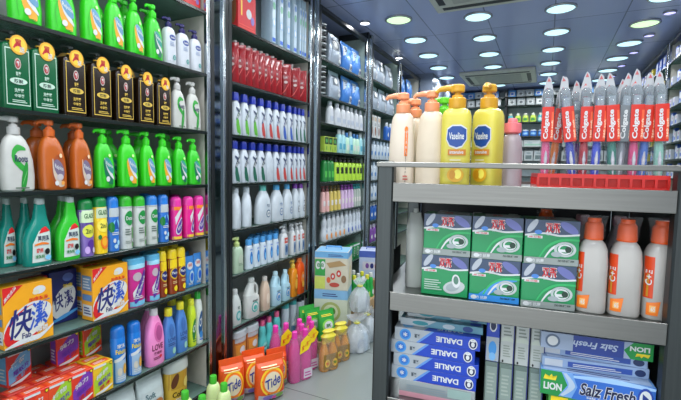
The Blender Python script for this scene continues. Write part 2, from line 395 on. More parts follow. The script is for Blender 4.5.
@kind('glade_yellow', 'spray', 'yellow air freshener can with green cap')
def _(): return bottle('air_freshener_can', 'can', .033, .033, .222, mat('#f0c81e', .3), [(Q(-.97,.76,.97,.98), mat('#dfeec6', .35)), (T('GLADE', 0,.88,1.3,.1), mat('#155f2c')), (E(0,.6,.8,.14), mat('#f7e354')), (T('2in1', 0,.6,.95,.1), mat('#27502c')), (E(.12,.24,.62,.14), ORANGE), (E(.05,.26,.4,.09), mat('#f5b02a')), (E(-.55,.36,.2,.05), DGREEN)], ('dome', mat('#16863f', .3), .032, .045))
@kind('spray_blue', 'spray', 'blue disinfectant can with blue cap')
def _(): return bottle('disinfectant_spray_can', 'can', .031, .031, .215, mat('#2d6fc4', .3), [(Q(-.97,.78,.97,.98), mat('#cfd9dc', .35)), (E(.1,.6,.6,.12), mat('#7fc4ea')), (Pg([(-.5,.5),(0,.75),(.6,.5)]), mat('#1b4ea0')), (E(-.6,.55,.35,.12), DGREEN), (Lines(-.6,.38,.6,.46,2), W_), (E(-.3,.25,.2,.05), W_), (E(.3,.2,.25,.06), mat('#9fd2f0')), (E(-.1,.12,.3,.05), mat('#bfe4f5'))], ('dome', mat('#2c7dd4', .3), .03, .05))
def dettol(capm):
    return bottle('disinfectant_spray_can', 'can', .033, .033, .215, mat('#d6dbd4', .3), [(Q(-.97,.95,.97,.99), GREY), (E(.1,.72,.72,.17), mat('#1d8a3e')), (T('Dettol', .1,.72,1.1,.09), W_), (Q(.45,.05,.8,.5), mat('#4aa23a')), (Lines(-.6,.34,.25,.5,3), mat('#5c6a62')), (Lines(-.6,.14,.2,.22,2), mat('#8c968e')), (E(.6,.2,.2,.05), W_)], ('dome', capm, .0325, .05))
@kind('dettol_green', 'spray', 'white disinfectant can with green cap')
def _(): return dettol(mat('#35b32c', .3))
@kind('dettol_blue', 'spray', 'white disinfectant can with blue cap')
def _(): return dettol(mat('#2f7fd0', .3))
@kind('vanish_spray', 'spray', 'magenta stain remover can with orange band')
def _(): return bottle('stain_remover_can', 'can', .034, .034, .185, mat('#d91e83', .3), [(Q(-.97,.86,.97,.96), mat('#f0862a')), (Q(-.97,.02,.97,.1), mat('#e8c03a')), (Sk([(-.7,.55),(-.2,.74),(.5,.9)], [.12,.09,.04]), W_), (E(.1,.4,.78,.2,.2), mat('#e9e4f2')), (E(.1,.4,.68,.16,.2), mat('#5b2f93')), (T('Vanish', .1,.41,1.1,.13,.2), W_)], ('dome', mat('#e0389a', .3), .033, .045))
def carton_mesh(name, w, d, h, m, front, side=None, top=None, parts=('box_body', 'front_print')):
    r = root(name); MB().box(-w/2, w/2, -d/2, d/2, 0, h, m, .0018).build(parts[0], r, sharp=25)
    MB().decal(front, lambda u, v, o: (u*w/2, -d/2-o, v*h), .0003, .0003).build(parts[1], r)
    if side:
        MB().decal(side, lambda u, v, o: (-w/2-o, -u*d/2, v*h), .0003, .0003).build('side_print', r); MB().decal(side, lambda u, v, o: (w/2+o, u*d/2, v*h), .0003, .0003).build('side_print', r)
    if top: MB().decal(top, lambda u, v, o: (u*w/2, (v-.5)*d, h+o), .0003, .0003).build('top_print', r)
    return r
fastclean = lambda base, wave: [(Pg([(-1,1),(-1,.72),(-.2,1)]), RED), (T('高效去漬', -.72,.89,.5,.07,.42), W_), (E(.45,.86,.26,.07), W_), (E(.3,.83,.14,.04), mat('#d8d0b0')), (T('加倍潔淨', .4,.72,.8,.07), RED),
       (E(-.1,.36,.95,.3,.15), W_), (E(-.12,.33,.92,.29,.17), RED), (E(.06,.38,.88,.25,.15), mat('#f6f2e6')), (Sk([(-1,.02),(-.2,.08),(.4,.08),(1,.22)], [.01,.05,.04,.01]), W_), (T('快', -.36,.4,.95,.46,.06,.018,.25), NAVY), (T('潔', .42,.46,.9,.44,.06,.018,.25), mat('#2f55b8')), (T('Fab', -.15,.16,.36,.09), NAVY), (T('無磷', .5,.2,.5,.1), W_)]
SPINE = [(Q(-.8,.08,.8,.3), W_), (Lines(-.6,.12,.6,.28,3), NAVY), (Q(-.8,.38,.8,.5), mat('#5d86b8')), (Q(-.8,.58,.8,.86), mat('#6f8fb0')), (Lines(-.6,.62,.6,.84,4), W_)]
@kind('powder_box', 'detergent', 'orange yellow washing powder carton')
def _(): return carton_mesh('washing_powder_carton', .18, .085, .245, mat('#eda31c', .35), fastclean(0, 0), SPINE)
@kind('powder_navy', 'detergent', 'navy washing powder carton')
def _(): return carton_mesh('washing_powder_carton', .17, .06, .24, mat('#1c2566', .35), [(E(.35,.86,.4,.08), mat('#5a6fb0')), (E(0,.4,.9,.28,.15), W_), (T('快', -.4,.42,.7,.33,.1), NAVY), (T('潔', .35,.46,.66,.33,.1), NAVY), (Sk([(-1,.05),(0,.12),(1,.2)], [.02,.04,.02]), mat('#4a9ad8')), (T('加倍', .3,.7,.7,.08), YEL)], SPINE)
@kind('powder_red', 'detergent', 'red washing powder carton')
def _(): return carton_mesh('washing_powder_carton', .16, .05, .215, mat('#c92a20', .35), [(E(0,.45,.8,.28), W_), (T('快', -.3,.45,.6,.3), NAVY), (T('潔', .35,.45,.6,.3), NAVY)], SPINE)
@kind('vanish_tub', 'detergent', 'pink and blue stain remover tub')
def _():
    return bottle('stain_remover_tub', 'tub', .056, .045, .21, mat('#c72a86', .35), [(Q(-.95,.02,.95,.14), mat('#74b8d8')), (Q(-.95,.88,.95,.99), mat('#9fd4e6')), (E(-.2,.7,.4,.1), mat('#b9aab0')), (Sk([(-.6,.3),(.1,.5),(.8,.82)], [.05,.12,.03]), W_), (E(.1,.46,.7,.17,.5), mat('#5b2f93')), (T('Vanish', .1,.47,1,.13,.45), W_), (Lines(-.6,.2,.3,.28,2), W_)], ('flat', mat('#5aa9cc', .35), .056, .045, .024))
@kind('polish_can', 'spray', 'yellow and brown furniture polish can')
def _(): return bottle('furniture_polish_can', 'can', .031, .031, .2, mat('#8c3a17', .3), [(Q(-.97,.72,.97,.99), YEL), (E(0,.58,.85,.17), mat('#d8b22a')), (E(0,.58,.72,.13), NAVY), (T('Pledge', 0,.58,1.2,.1), W_), (Lines(-.5,.3,.5,.38,2), mat('#e5c58a')), (E(.1,.16,.4,.08), YEL)], ('dome', mat('#f0d024', .3), .03, .05))
@kind('blue_box', 'detergent', 'blue and white refill pouch')
def _():
    r = root('refill_pouch'); pillow(.09, .03, .18, mat('#3f86cf', .35), [(E(-.1,.7,.7,.12), W_), (T('SAVE', -.1,.72,.8,.1), RED), (E(.2,.34,.6,.2), mat('#bfe0f2')), (E(.2,.34,.4,.13), BLUE), (Lines(-.6,.1,.5,.18,2), W_)], r, 'pouch_body'); return r
def pillow(w, d, h, m, prints, r, name, N=20, crimp=.1, lean=0):
    """soft bag: flat seams at bottom and top, bulging belly"""
    S_ = [(0,.96,.2),(.03,1,.6),(.2,1,1),(.5,.98,1),(.78,.97,.7),(1-crimp,.96,.14),(1,.98,.06)]
    b = MB(); b.loft([(z*h, a*w/2, c*d/2, 0, lean*z) for z, a, c in S_], m, N, 2.6); b.build(name, r)
    def fn(u, v, off):
        for p, q in zip(S_, S_[1:]):
            if v <= q[0]: break
        t = (v-p[0])/(q[0]-p[0]); W = (p[1]+(q[1]-p[1])*t)*w/2; D = (p[2]+(q[2]-p[2])*t)*d/2
        x = u*w/2; q_ = min(abs(x)/W, .995)
        return (x, lean*v-D*(1-q_**2.6)**(1/2.6)-off, v*h)
    if prints: MB().decal(prints, fn, .0012, .0018).build('label_print', r)
    return fn
def refill_carton(c, c2, t):
    return carton_mesh('mosquito_mat_carton', .085, .05, .125, c, [(Pg([(-.9,.08),(-.9,.5),(.2,.95),(.9,.9),(.9,.45),(.3,.2)]), c2), (Q(-.9,.9,.3,.97,4,1), W_), (T(t[0], -.1,.66,1.2,.16,.15), W_), (T(t[1], .1,.44,1.3,.17,.15), mat('#5e2ca0')), (T(t[2], .15,.26,1.2,.14,.15), mat('#b8202a')), (E(.78,.92,.14,.06), BLACK), (E(.78,.92,.1,.04), YEL), (Sk([(-.8,.06),(.1,.1),(.85,.2)], [.02,.05,.02]), W_)],
        [(Q(-.8,.1,.8,.9), c2), (Lines(-.6,.2,.6,.6,4), W_)], [(Q(-.8,.2,.8,.8), mat('#e85a2a')), (Lines(-.6,.3,.5,.7,2), W_)])
@kind('mat_red', 'repellent', 'red repellent carton with purple lettering')
def _(): return refill_carton(mat('#d6321f', .35), mat('#e3431f', .35), ('強力', '驅蚊片', '無味'))
@kind('mat_violet', 'repellent', 'red repellent carton with violet panel')
def _(): return refill_carton(mat('#d8361f', .35), mat('#7a35a5', .35), ('強力', '驅蚊片', '清香'))
@kind('mat_lime', 'repellent', 'red repellent carton with lime panel')
def _(): return refill_carton(mat('#dd4a1d', .35), mat('#9cc42c', .35), ('植物', '驅蚊片', '綠茶'))
@kind('mat_yellow', 'repellent', 'yellow repellent carton with lime panel')
def _(): return refill_carton(mat('#e2b41d', .35), mat('#a9c72c', .35), ('檸檬', '驅蚊片', '草本'))
@kind('mat_blue', 'repellent', 'red repellent carton with blue panel')
def _(): return refill_carton(mat('#cf2d20', .35), mat('#6aa6cf', .35), ('薄荷', '驅蚊片', '清涼'))
@kind('fabu', 'spray', 'blue ironing starch can')
def _(): return bottle('ironing_starch_can', 'can', .034, .034, .215, mat('#1c74c6', .3), [(Q(-.97,.03,.97,.5), mat('#9fb9d0', .35)), (Sk([(-.9,.5),(0,.56),(.9,.62)], [.03,.05,.03]), W_), (T('家潔', -.1,.82,1.1,.09), W_), (T('Fabulon', -.1,.7,1.4,.1), YEL), (E(.35,.3,.3,.12), mat('#d9a53a')), (E(-.4,.26,.3,.09), mat('#e7e0cf')), (Lines(-.7,.1,.5,.18,2), W_)], ('dome', mat('#1a6dc0', .3), .033, .05))
def handle_jug(name, W, D, H, m, capm, prints, cr=.022, ch=.03, hx=.55, N=26, hm=None):
    """flat jug whose grip is a real loop beside the neck"""
    r = root(name); b = MB()
    secs = [(0,.92,.92,0),(.03,1,1,0),(.48,1,1,0),(.58,.93,.98,-.05),(.66,.68,.9,-.3)]
    b.loft([(z*H, a*W, c*D, x*W) for z, a, c, x in secs], m, N, 2.8)
    b.loft([(.655*H, .62*W, .86*D, -.34*W), (.8*H, .5*W, .74*D, -.28*W), (.9*H, .42*W, .62*D, -.12*W), (.96*H, .34*W, .52*D, -.04*W), (H, .28*W, .42*D, 0)], m, N, 2.6)
    b.build('bottle_body', r)
    MB().tube([(.02*W, 0, .93*H), (.45*W, 0, .92*H), (.8*W, 0, .83*H), (.9*W, 0, .7*H), (.86*W, 0, .58*H), (.7*W, 0, .5*H)], [.2*W, .19*W, .16*W, .155*W, .16*W, .18*W], m, 12).build('handle', r)
    MB().lathe([(cr, H-.004), (cr*1.03, H), (cr*.97, H+ch*.85), (cr*.85, H+ch)], capm, 18).build('cap', r)
    n = 2.8
    def fn(u, v, off):
        x = u*W; q = min(abs(u), .99); return (x, -D*(1-q**n)**(1/n)-off, v*H)
    if prints: MB().decal(prints, fn).build('label_print', r)
    return r
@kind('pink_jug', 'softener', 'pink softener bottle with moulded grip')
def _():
    r = bottle('fabric_softener_bottle', 'jug', .06, .036, .255, mat('#f08cc4', .3), [(E(.05,.66,.5,.2), mat('#d866a4', .35)), (E(.1,.65,.36,.15), mat('#b04a86', .35)), (T('LOVE', -.1,.38,1.2,.12), mat('#6a1f3f')), (T('柔順劑', -.1,.26,.9,.06), mat('#7a2a52')), (Lines(-.6,.14,.2,.2,2), mat('#7a2a52')), (E(.2,.18,.14,.03), RED)], ('cap', mat('#e9e2e2', .35), .022, .034)); return r  # darker ellipses paint the shaded hollow of the grip onto the flat wall
@kind('blue_jug', 'softener', 'blue softener bottle with yellow cap')
def _(): return bottle('fabric_softener_bottle', 'jug', .05, .033, .24, mat('#4d7fc0', .3), [(T('LOVE', 0,.44,1.2,.09), mat('#1f3a78')), (Lines(-.6,.3,.5,.38,2), mat('#23427e')), (E(.3,.16,.3,.08), mat('#8cc0b0')), (E(-.1,.66,.34,.16), mat('#3f6bab'))], ('cap', mat('#dfd431', .35), .024, .04))
@kind('cream_green', 'cleaner', 'lime cream cleanser bottle')
def _(): return bottle('cream_cleanser_bottle', 'wave', .046, .03, .245, mat('#c3d82c', .3), [(E(.0,.42,.6,.22,.2), mat('#2c7a35')), (T('Cif', 0,.44,.8,.16,.1), W_), (Lines(-.5,.12,.5,.22,2), DGREEN)], ('flat', mat('#d4d82e', .3), .028, .02, .035))
@kind('cream_white', 'cleaner', 'white cream cleanser bottle with green cap')
def _(): return bottle('cream_cleanser_bottle', 'wave', .046, .03, .245, mat('#e8efe4', .3), [(E(.0,.45,.66,.24,.2), mat('#1d4d7a')), (T('Cif', 0,.48,.85,.17,.1), W_), (E(0,.2,.5,.08), mat('#2f7fc0')), (Lines(-.5,.08,.5,.14,1), BLUE)], ('flat', mat('#2da33a', .3), .028, .02, .035))
@kind('bulk', 'detergent', 'pale grey refill bag with brown motif')
def _():
    r = root('refill_bag'); pillow(.17, .1, .26, mat('#b9c4c2', .35), [(Q(-.8,.5,.8,.7), mat('#d2dcda')), (E(.25,.34,.45,.14), mat('#b5723c')), (E(.1,.36,.2,.08), mat('#e0c9a8')), (T('Soft', -.3,.6,.7,.12), mat('#4d6a70')), (Lines(-.7,.12,.4,.2,2), mat('#5d6f70'))], r, 'bag_body', 24); return r
@kind('bulk_pink', 'detergent', 'pale pink refill bag')
def _():
    r = root('refill_bag'); pillow(.17, .1, .25, mat('#cf9fb0', .35), [(Q(-.8,.5,.8,.72), mat('#e4cbd3')), (E(.2,.34,.4,.12), mat('#a8607c')), (T('Soft', -.2,.61,.8,.12), mat('#7a3a55'))], r, 'bag_body', 24); return r
@kind('coffee_tub', 'detergent', 'yellow dehumidifier tub with white lid')
def _(): return bottle('dehumidifier_tub', 'tub', .085, .06, .17, mat('#c9a437', .35), [(Q(-.9,.5,.9,.95), mat('#b48b2e')), (E(-.5,.74,.3,.16,.5), mat('#5a2f1a')), (E(.5,.6,.3,.14), mat('#d8c46a')), (T('Cofflex', -.05,.36,1.3,.15), mat('#231a12')), (Lines(-.5,.18,.5,.26,2), W_)], ('flat', mat('#c7cec6', .35), .088, .063, .05))
@kind('lime_bottle', 'detergent', 'pale lime bottle with bright green cap')
def _(): return bottle('dish_soap_bottle', 'tall', .05, .04, .22, mat('#cfdf9c', .25), [(E(0,.4,.7,.2), mat('#a9cf5a')), (T('LIME', 0,.42,1,.1), DGREEN)], ('cap', mat('#45b52f', .35), .021, .045))
# ---- second wall rack
@kind('red_carton', 'box', 'red carton with teal and orange picture')
def _(): return carton_mesh('gift_carton', .2, .1, .4, mat('#c5252b', .35), [(E(-.3,.75,.5,.25), mat('#2f9bb0')), (E(.2,.55,.3,.1), mat('#68b9c9')), (Q(-.7,.22,-.55,.5,2,2), mat('#e3c04a')), (E(.2,.28,.3,.07), mat('#d8dde0')), (E(.6,.2,.2,.06), mat('#7d6ab0')), (Lines(-.9,.05,.9,.12,2), mat('#d94a3c'))], [(E(.1,.3,.6,.2), mat('#8a5a3a')), (E(0,.5,.3,.1), W_)])
@kind('tissue', 'pack', 'tall clear pack of tissue rolls')
def _():
    r = root('tissue_roll_pack'); b = MB(); b.loft([(0,.026,.05),(.01,.031,.055),(.5,.031,.055),(.51,.03,.054)], clear('tissue_wrap', '#cfe6f2', .45), 20, 4); b.build('clear_wrap', r)
    for k in range(4):
        MB().lathe([(.012, .014+k*.122), (.026, .014+k*.122), (.026, .13+k*.122), (.012, .13+k*.122)], mat('#c9dce6', .6), 16).build('tissue_roll', r)
    MB().decal([(Q(-.75,.04,.75,.86), mat('#c6dcea', .35)), (Q(-.7,.06,.7,.12), BLUE), (Q(-.6,.3,.6,.42), mat('#8fb6d8')), (E(0,.36,.4,.05), W_), (E(0,.62,.6,.06), mat('#6fae8e')), (E(0,.78,.5,.05), mat('#5b87c0'))], lambda u, v, o: (u*.028, -.0555-o, v*.5)).build('label_print', r)
    return r
@kind('red_pouch', 'refill', 'red refill pouch with white spout')
def _():
    r = root('refill_pouch'); pillow(.1, .056, .245, mat('#8e1019', .2, 0, .15), [(E(.1,.6,.5,.1), mat('#8e1320')), (E(.15,.45,.3,.04), mat('#e4c9c4')), (T('Lux', .1,.6,.6,.08), W_), (Sk([(-.6,.1),(0,.2),(.6,.4)], [.01,.03,.01]), mat('#d94a48'))], r, 'pouch_body', 18)
    MB().lathe([(.011,.235),(.011,.25),(.015,.252),(.015,.268),(.012,.271)], mat('#e2d6d4', .4), 12, -.025).build('spout', r); return r
def softsoap(leaf, txt, key): 
    return bottle('laundry_liquid_bottle', 'jug', .051, .035, .215, mat('#d3dce4', .3), [(Sk([(-.25,.52),(-.32,.36),(-.1,.2),(.4,.08)], [.06,.24,.22,.04]), leaf), (E(-.05,.6,.55,.07,.3), txt), (Sk([(-.5,.76),(0,.68),(.3,.56)], [.03,.06,.03]), mat('#2f3b57')), (T('blue', -.05,.6,.75,.07,.3), W_), (E(.1,.1,.2,.03), leaf)], ('flat', mat('#1d319c', .3), .03, .024, .045), N=18)
@kind('soap_leaf', 'laundry', 'white blue-capped laundry bottle with green leaf')
def _(): return softsoap(mat('#5aa836', .4), mat('#4a6b58'), 0)
@kind('soap_red', 'laundry', 'white blue-capped laundry bottle with red mark')
def _(): return softsoap(mat('#b3413c', .4), mat('#3a4a78'), 1)
@kind('soap_blue', 'laundry', 'white blue-capped laundry bottle with blue mark')
def _(): return softsoap(mat('#3558a8', .4), mat('#2a3a70'), 2)
@kind('soap_dark', 'laundry', 'white blue-capped laundry bottle with dark mark')
def _(): return softsoap(mat('#1f5c48', .4), mat('#23323a'), 3)
@kind('soap_plain', 'laundry', 'white blue-capped laundry bottle turned backwards')
def _(): return bottle('laundry_liquid_bottle', 'jug', .051, .035, .215, mat('#d3dce4', .3), None, ('flat', mat('#1d319c', .3), .03, .024, .045), N=18)
def whitejug(capm, pm, name='laundry_jug'):
    return bottle(name, 'jug', .068, .042, .235, mat('#d9e2e8', .3), [(E(.3,.3,.34,.12), pm), (E(.3,.3,.25,.085), W_), (T('care', .3,.3,.4,.06), pm), (Sk([(-.5,.15),(-.2,.5),(.1,.75)], [.01,.03,.01]), mat('#b8c7d2')), (T('魔力', .25,.54,.5,.1), pm)], ('cap', capm, .026, .036), N=22)
@kind('jug_teal', 'laundry', 'white laundry jug with teal cap')
def _(): return whitejug(mat('#5fb3a8', .35), mat('#3b5f7a'))
@kind('jug_blue', 'laundry', 'white laundry jug with sky blue cap')
def _(): return whitejug(mat('#4f9fd0', .35), mat('#3f6a9a'))
@kind('jug_purple', 'laundry', 'white laundry jug with purple cap')
def _(): return whitejug(mat('#7a3fa0', .35), mat('#3a3346'))
@kind('jug_white', 'laundry', 'plain white laundry jug with white cap')
def _(): return whitejug(mat('#cfdadf', .35), mat('#9fb0ba'))
@kind('pale_pump', 'soap', 'pale green pump bottle')
def _(): return bottle('hand_soap_bottle', 'lotion', .05, .034, .17, mat('#a9bfa4', .25), [(E(.2,.5,.5,.2), mat('#c6d4bd')), (Lines(-.3,.3,.5,.4,2), mat('#6d8a70'))], ('pump', mat('#c7d98a', .3), 1.2), N=20)
@kind('blue_wash', 'soap', 'white and blue body wash bottle')
def _(): return bottle('body_wash_bottle', 'tall', .04, .028, .175, mat('#d6e4ee', .3), [(E(.05,.45,.4,.26), mat('#2a6fb8')), (E(.05,.4,.2,.14), mat('#6cb4e4')), (T('wash', .05,.8,.8,.07), BLUE)], ('flat', mat('#4f9bd8', .35), .026, .02, .036), N=18)
@kind('white_pump_red', 'soap', 'white pump bottle with red label')
def _(): return bottle('hand_soap_bottle', 'lotion', .045, .032, .185, mat('#e3e6e6', .3), [(Q(-.5,.6,.6,.82), mat('#c24a3a')), (Q(-.4,.12,.6,.55), mat('#7c93ad')), (E(.1,.35,.35,.14), mat('#2c4f7a')), (T('soap', .05,.7,.7,.09), W_)], ('pump', mat('#e5e8e8', .3), 1.15), N=20)
def gripjug(m, capm, pm, t):
    return handle_jug('detergent_jug', .062, .04, .25, m, capm, [(E(.0,.3,.5,.15), pm), (E(.0,.3,.38,.11), W_), (E(.0,.28,.26,.07), pm), (T(t, 0,.48,.8,.06), mat('#3a4a4a'))])
@kind('grip_white', 'detergent', 'white detergent jug with loop handle')
def _(): return gripjug(mat('#dfe3dd', .3), mat('#cfd6d2', .35), mat('#3fa39a'), '奶粉')
@kind('grip_blue', 'detergent', 'pale blue detergent jug with loop handle')
def _(): return gripjug(mat('#a9cfdc', .3), mat('#b9dbe4', .35), mat('#3f86c0'), '洗衣')
@kind('white_tealdot', 'detergent', 'white detergent bottle with round teal mark')
def _(): return bottle('detergent_bottle', 'jug', .052, .036, .22, mat('#dbe2dd', .3), [(E(.1,.3,.5,.16), mat('#2f9a9a')), (E(.1,.3,.34,.1), mat('#bfe4e0')), (T('奶', .1,.56,.4,.1), mat('#33524f'))], ('cap', mat('#e6eae6', .35), .021, .03), N=22)
@kind('beige_bottle', 'detergent', 'beige detergent bottle with white cap')
def _(): return bottle('detergent_bottle', 'jug', .05, .036, .24, mat('#c9b39d', .3), [(E(0,.4,.4,.18), mat('#dccbb8'))], ('cap', mat('#e2ddd4', .35), .021, .03), N=22)
@kind('amber_pump', 'soap', 'amber liquid pump bottle')
def _(): return bottle('hand_soap_bottle', 'lotion', .055, .04, .215, mat('#d9861c', .18), [(E(.2,.45,.5,.18), mat('#e7b13c')), (Lines(-.4,.2,.5,.3,3), mat('#8c4a12')), (E(.3,.72,.2,.06), mat('#f0d078'))], ('pump', mat('#e6c04a', .3), 1.3), N=22)
@kind('orange_bottle', 'soap', 'orange liquid bottle with flip cap')
def _(): return bottle('hand_soap_bottle', 'lotion', .058, .042, .24, mat('#e0561a', .18), [(E(.1,.5,.5,.2), mat('#ef8a34')), (E(.2,.3,.3,.1), mat('#f5c24a')), (T('果', .1,.55,.4,.1), W_)], ('flat', mat('#e8722a', .3), .03, .022, .03), N=22)
@kind('aqua_bottle', 'softener', 'aqua softener bottle with pink cap')
def _(): return bottle('fabric_softener_bottle', 'gourd', .05, .038, .19, mat('#5cc6c2', .3), [(E(0,.22,.6,.14), mat('#8fd4cc')), (T('soft', 0,.22,.8,.08), mat('#174f58'))], ('cap', mat('#e0688f', .35), .02, .038), N=22)
@kind('aqua_plain', 'softener', 'aqua softener bottle with aqua cap')
def _(): return bottle('fabric_softener_bottle', 'gourd', .055, .04, .21, mat('#62c8c6', .3), [(E(0,.22,.6,.14), mat('#9fdcd6'))], ('cap', mat('#5cbcb8', .35), .02, .038), N=22)
@kind('silver_spray', 'spray', 'silver and teal spray can')
def _(): return bottle('ironing_spray_can', 'can', .036, .036, .26, mat('#aab7bd', .28), [(Q(-.95,.02,.95,.25), mat('#3d6f8c')), (Sk([(-.9,.3),(0,.5),(.9,.8)], [.03,.1,.03]), W_), (T('starch', 0,.62,1.2,.1,.3), mat('#2b5a78'))], ('dome', mat('#3f9a9a', .3), .034, .05), N=20)
@kind('black_spray', 'spray', 'silver spray can with black cap')
def _(): return bottle('ironing_spray_can', 'can', .036, .036, .25, mat('#b5bdc2', .28), [(Q(-.95,.02,.95,.2), mat('#333b46')), (Sk([(-.9,.3),(0,.5),(.9,.8)], [.03,.1,.03]), W_), (T('care', 0,.62,1.2,.1,.3), mat('#2b3a50'))], ('dome', mat('#1b1d22', .3), .034, .05), N=20)
@kind('pink_tub', 'detergent', 'magenta stain powder tub')
def _(): return bottle('stain_powder_tub', 'tub', .095, .07, .15, mat('#d0288a', .35), [(E(0,.5,.6,.26), mat('#e6d8ee')), (E(0,.5,.5,.2), mat('#5a2f93')), (T('Vanish', 0,.5,.8,.16,.15), W_), (Sk([(-.8,.2),(0,.8),(.7,.9)], [.02,.06,.02]), mat('#f08ac0'))], ('flat', mat('#d83a98', .35), .098, .073, .03), N=26)
@kind('lid_tub', 'detergent', 'pale tub with white screw lid')
def _(): return bottle('powder_tub', 'tub', .075, .07, .2, mat('#b8703a', .35), [(Q(-.9,.4,.9,.75), mat('#d8923c')), (E(0,.56,.4,.13), W_), (Q(-.9,.82,.9,.96), mat('#c9ced0'))], ('flat', mat('#c9d4d6', .35), .08, .075, .04), N=26)
@kind('tide', 'detergent', 'orange washing powder bag')
def _():
    r = root('washing_powder_bag'); pillow(.2, .13, .27, mat('#e2531b', .3, bump=.5, scale=16), [(E(0,.46,.8,.32), mat('#f6c72a')), (E(0,.46,.7,.27), mat('#ef7a1f')), (E(0,.46,.58,.225), mat('#f6e6c0')), (T('Tide', 0,.47,1.05,.22,.12), mat('#1d2f86')), (Q(-.9,.05,.9,.19), mat('#d9d3dc')), (E(.5,.12,.3,.06), mat('#7fb04a')), (E(-.3,.12,.35,.06), mat('#8a6fc0')), (E(.1,.1,.15,.04), PINK), (Lines(-.7,.76,.5,.84,2), mat('#f6e3b0'))], r, 'bag_body', 28, crimp=.14); return r
@kind('magenta_twin', 'cleaner', 'shrink wrapped pair of magenta bottles')
def _():
    r = root('twin_bottle_pack')
    for sx in (-1, 1):
        b = MB(); b.loft([(z*.25, a*.036, c*.036, sx*.037) for z, a, c in ((0,.9,.9),(.03,1,1),(.6,1,1),(.74,.9,.95),(.86,.66,.7),(.94,.5,.55),(1,.44,.46))], mat('#d9319c', .26), 20, 2.4)
        bo = b.build('bottle_body', r)
        MB().lathe([(.017,.248),(.018,.26),(.017,.285),(.012,.29)], mat('#e03aa4', .3), 14, sx*.037).build('cap', r)
    MB().decal([(Pg([(-.3,.6),(.5,.66),(.9,.84),(.4,.98),(-.2,.86)]), YEL), (T('買一送一', .3,.78,.8,.1,.2), RED)], lambda u, v, o: (u*.075, -.04-o, v*.27)).build('promotion_print', r)
    MB().decal([(Q(.1,.06,.9,.26), mat('#eadce6')), (Lines(.2,.1,.8,.22,2), mat('#b83a8a'))], lambda u, v, o: (u*.075, -.04-o, v*.27)).build('barcode_print', r)
    b = MB(); b.loft([(.001,.07,.034),(.006,.0755,.0385),(.16,.0755,.0385),(.23,.062,.03),(.25,.058,.026)], clear('shrink_wrap', '#f3d5e8', .86), 24, 4); b.build('shrink_wrap', r)
    return r
@kind('green_twin', 'cleaner', 'green pouch of cleaning refill lying tilted')
def _():
    r = root('refill_pouch'); pillow(.14, .07, .24, mat('#2f9a38', .3), [(E(0,.5,.7,.2), mat('#8fd05a')), (E(0,.5,.5,.14), W_), (T('清新', 0,.5,.6,.12), DGREEN), (Lines(-.7,.8,.6,.88,2), YEL)], r, 'pouch_body'); return r
@kind('amber_pair', 'cleaner', 'tied bag of amber bottles with yellow ties')
def _():
    r = root('bagged_bottle_pair')
    for sx in (-1, 1):
        b = MB(); body = [(z*.19, a*.033, c*.036, sx*.034) for z, a, c in ((0,.9,.9),(.04,1,1),(.6,1,1),(.8,.7,.8),(.95,.42,.46),(1,.4,.42))]
        b.loft(body, mat('#cf8f22', .2), 18, 2.4); b.build('bottle_body', r)
        MB().lathe([(.015,.188),(.016,.2),(.014,.222)], mat('#e8d040', .35), 12, sx*.034).build('cap', r)
    MB().decal([(Q(-.85,.1,.85,.62), mat('#8a6a2a')), (E(-.4,.3,.3,.14), mat('#e8c85a')), (E(.45,.3,.3,.14), mat('#e0b040')), (T('洗潔', -.4,.3,.4,.1), RED), (T('精華', .45,.3,.4,.1), DGREEN)], lambda u, v, o: (u*.068, -.0378-o, v*.2)).build('label_print', r)
    k = MB(); k.loft([(.2,.034,.022),(.215,.05,.03),(.24,.058,.034),(.262,.034,.02),(.275,.05,.026),(.282,.044,.02)], mat('#d6c63a', .3), 16, 2.2)
    k.build('yellow_tie', r)
    b = MB(); b.loft([(.001,.066,.036),(.008,.072,.041),(.15,.07,.041),(.2,.05,.03),(.24,.06,.03)], clear('thin_bag', '#f3ead0', .86), 22, 3); b.build('clear_bag', r)
    return r
# ---- small goods of the far racks
def small(name, sh, W, D, H, c, top, prints=None, N=14): return bottle(name, sh, W, D, H, c if not isinstance(c, str) else mat(c, .32), prints, top, N=N)
band = lambda c, v0=.2, v1=.6: [(Q(-.7, v0, .7, v1, 4, 2), mat(c, .4))]
@kind('r3_white', 'lotion', 'white lotion bottle with grey cap')
def _(): return small('lotion_bottle', 'tall', .05, .04, .21, '#d5d9de', ('cap', mat('#aeb4bb', .35), .022, .05), band('#a9b2c0', .2, .45))
@kind('r3_box', 'box', 'small green and black soap carton')
def _(): return carton_mesh('soap_carton', .085, .06, .15, mat('#9fb944', .4), [(Q(-.9,.5,.9,.95), mat('#18241c')), (E(0,.72,.5,.14), mat('#4a9a4a')), (T('皂', 0,.25,.6,.3), DGREEN)])
@kind('r3_aqua', 'lotion', 'pale aqua bottle with white cap')
def _(): return small('lotion_bottle', 'lotion', .042, .03, .19, '#9fd0d6', ('cap', mat('#dfe8ea', .35), .02, .045), band('#4fa0b8', .2, .5))
@kind('r3_mint', 'lotion', 'pale mint bottle with blue cap')
def _(): return small('lotion_bottle', 'lotion', .042, .03, .17, '#b6d9c0', ('cap', mat('#3f7fc0', .35), .02, .045), band('#e6efe2', .2, .55))
@kind('r3_dkgreen', 'shampoo', 'dark green bottle with black pump')
def _(): return small('shampoo_pump_bottle', 'tall', .045, .038, .2, '#1f7a35', ('pump', mat('#10130f', .35), 1.1), band('#4fae4a', .2, .5))
@kind('r3_lime', 'shampoo', 'lime bottle with black label and pump')
def _(): return small('shampoo_pump_bottle', 'tall', .045, .038, .185, '#a9cf3c', ('pump', mat('#10130f', .35), 1.1), band('#1c2418', .4, .75))
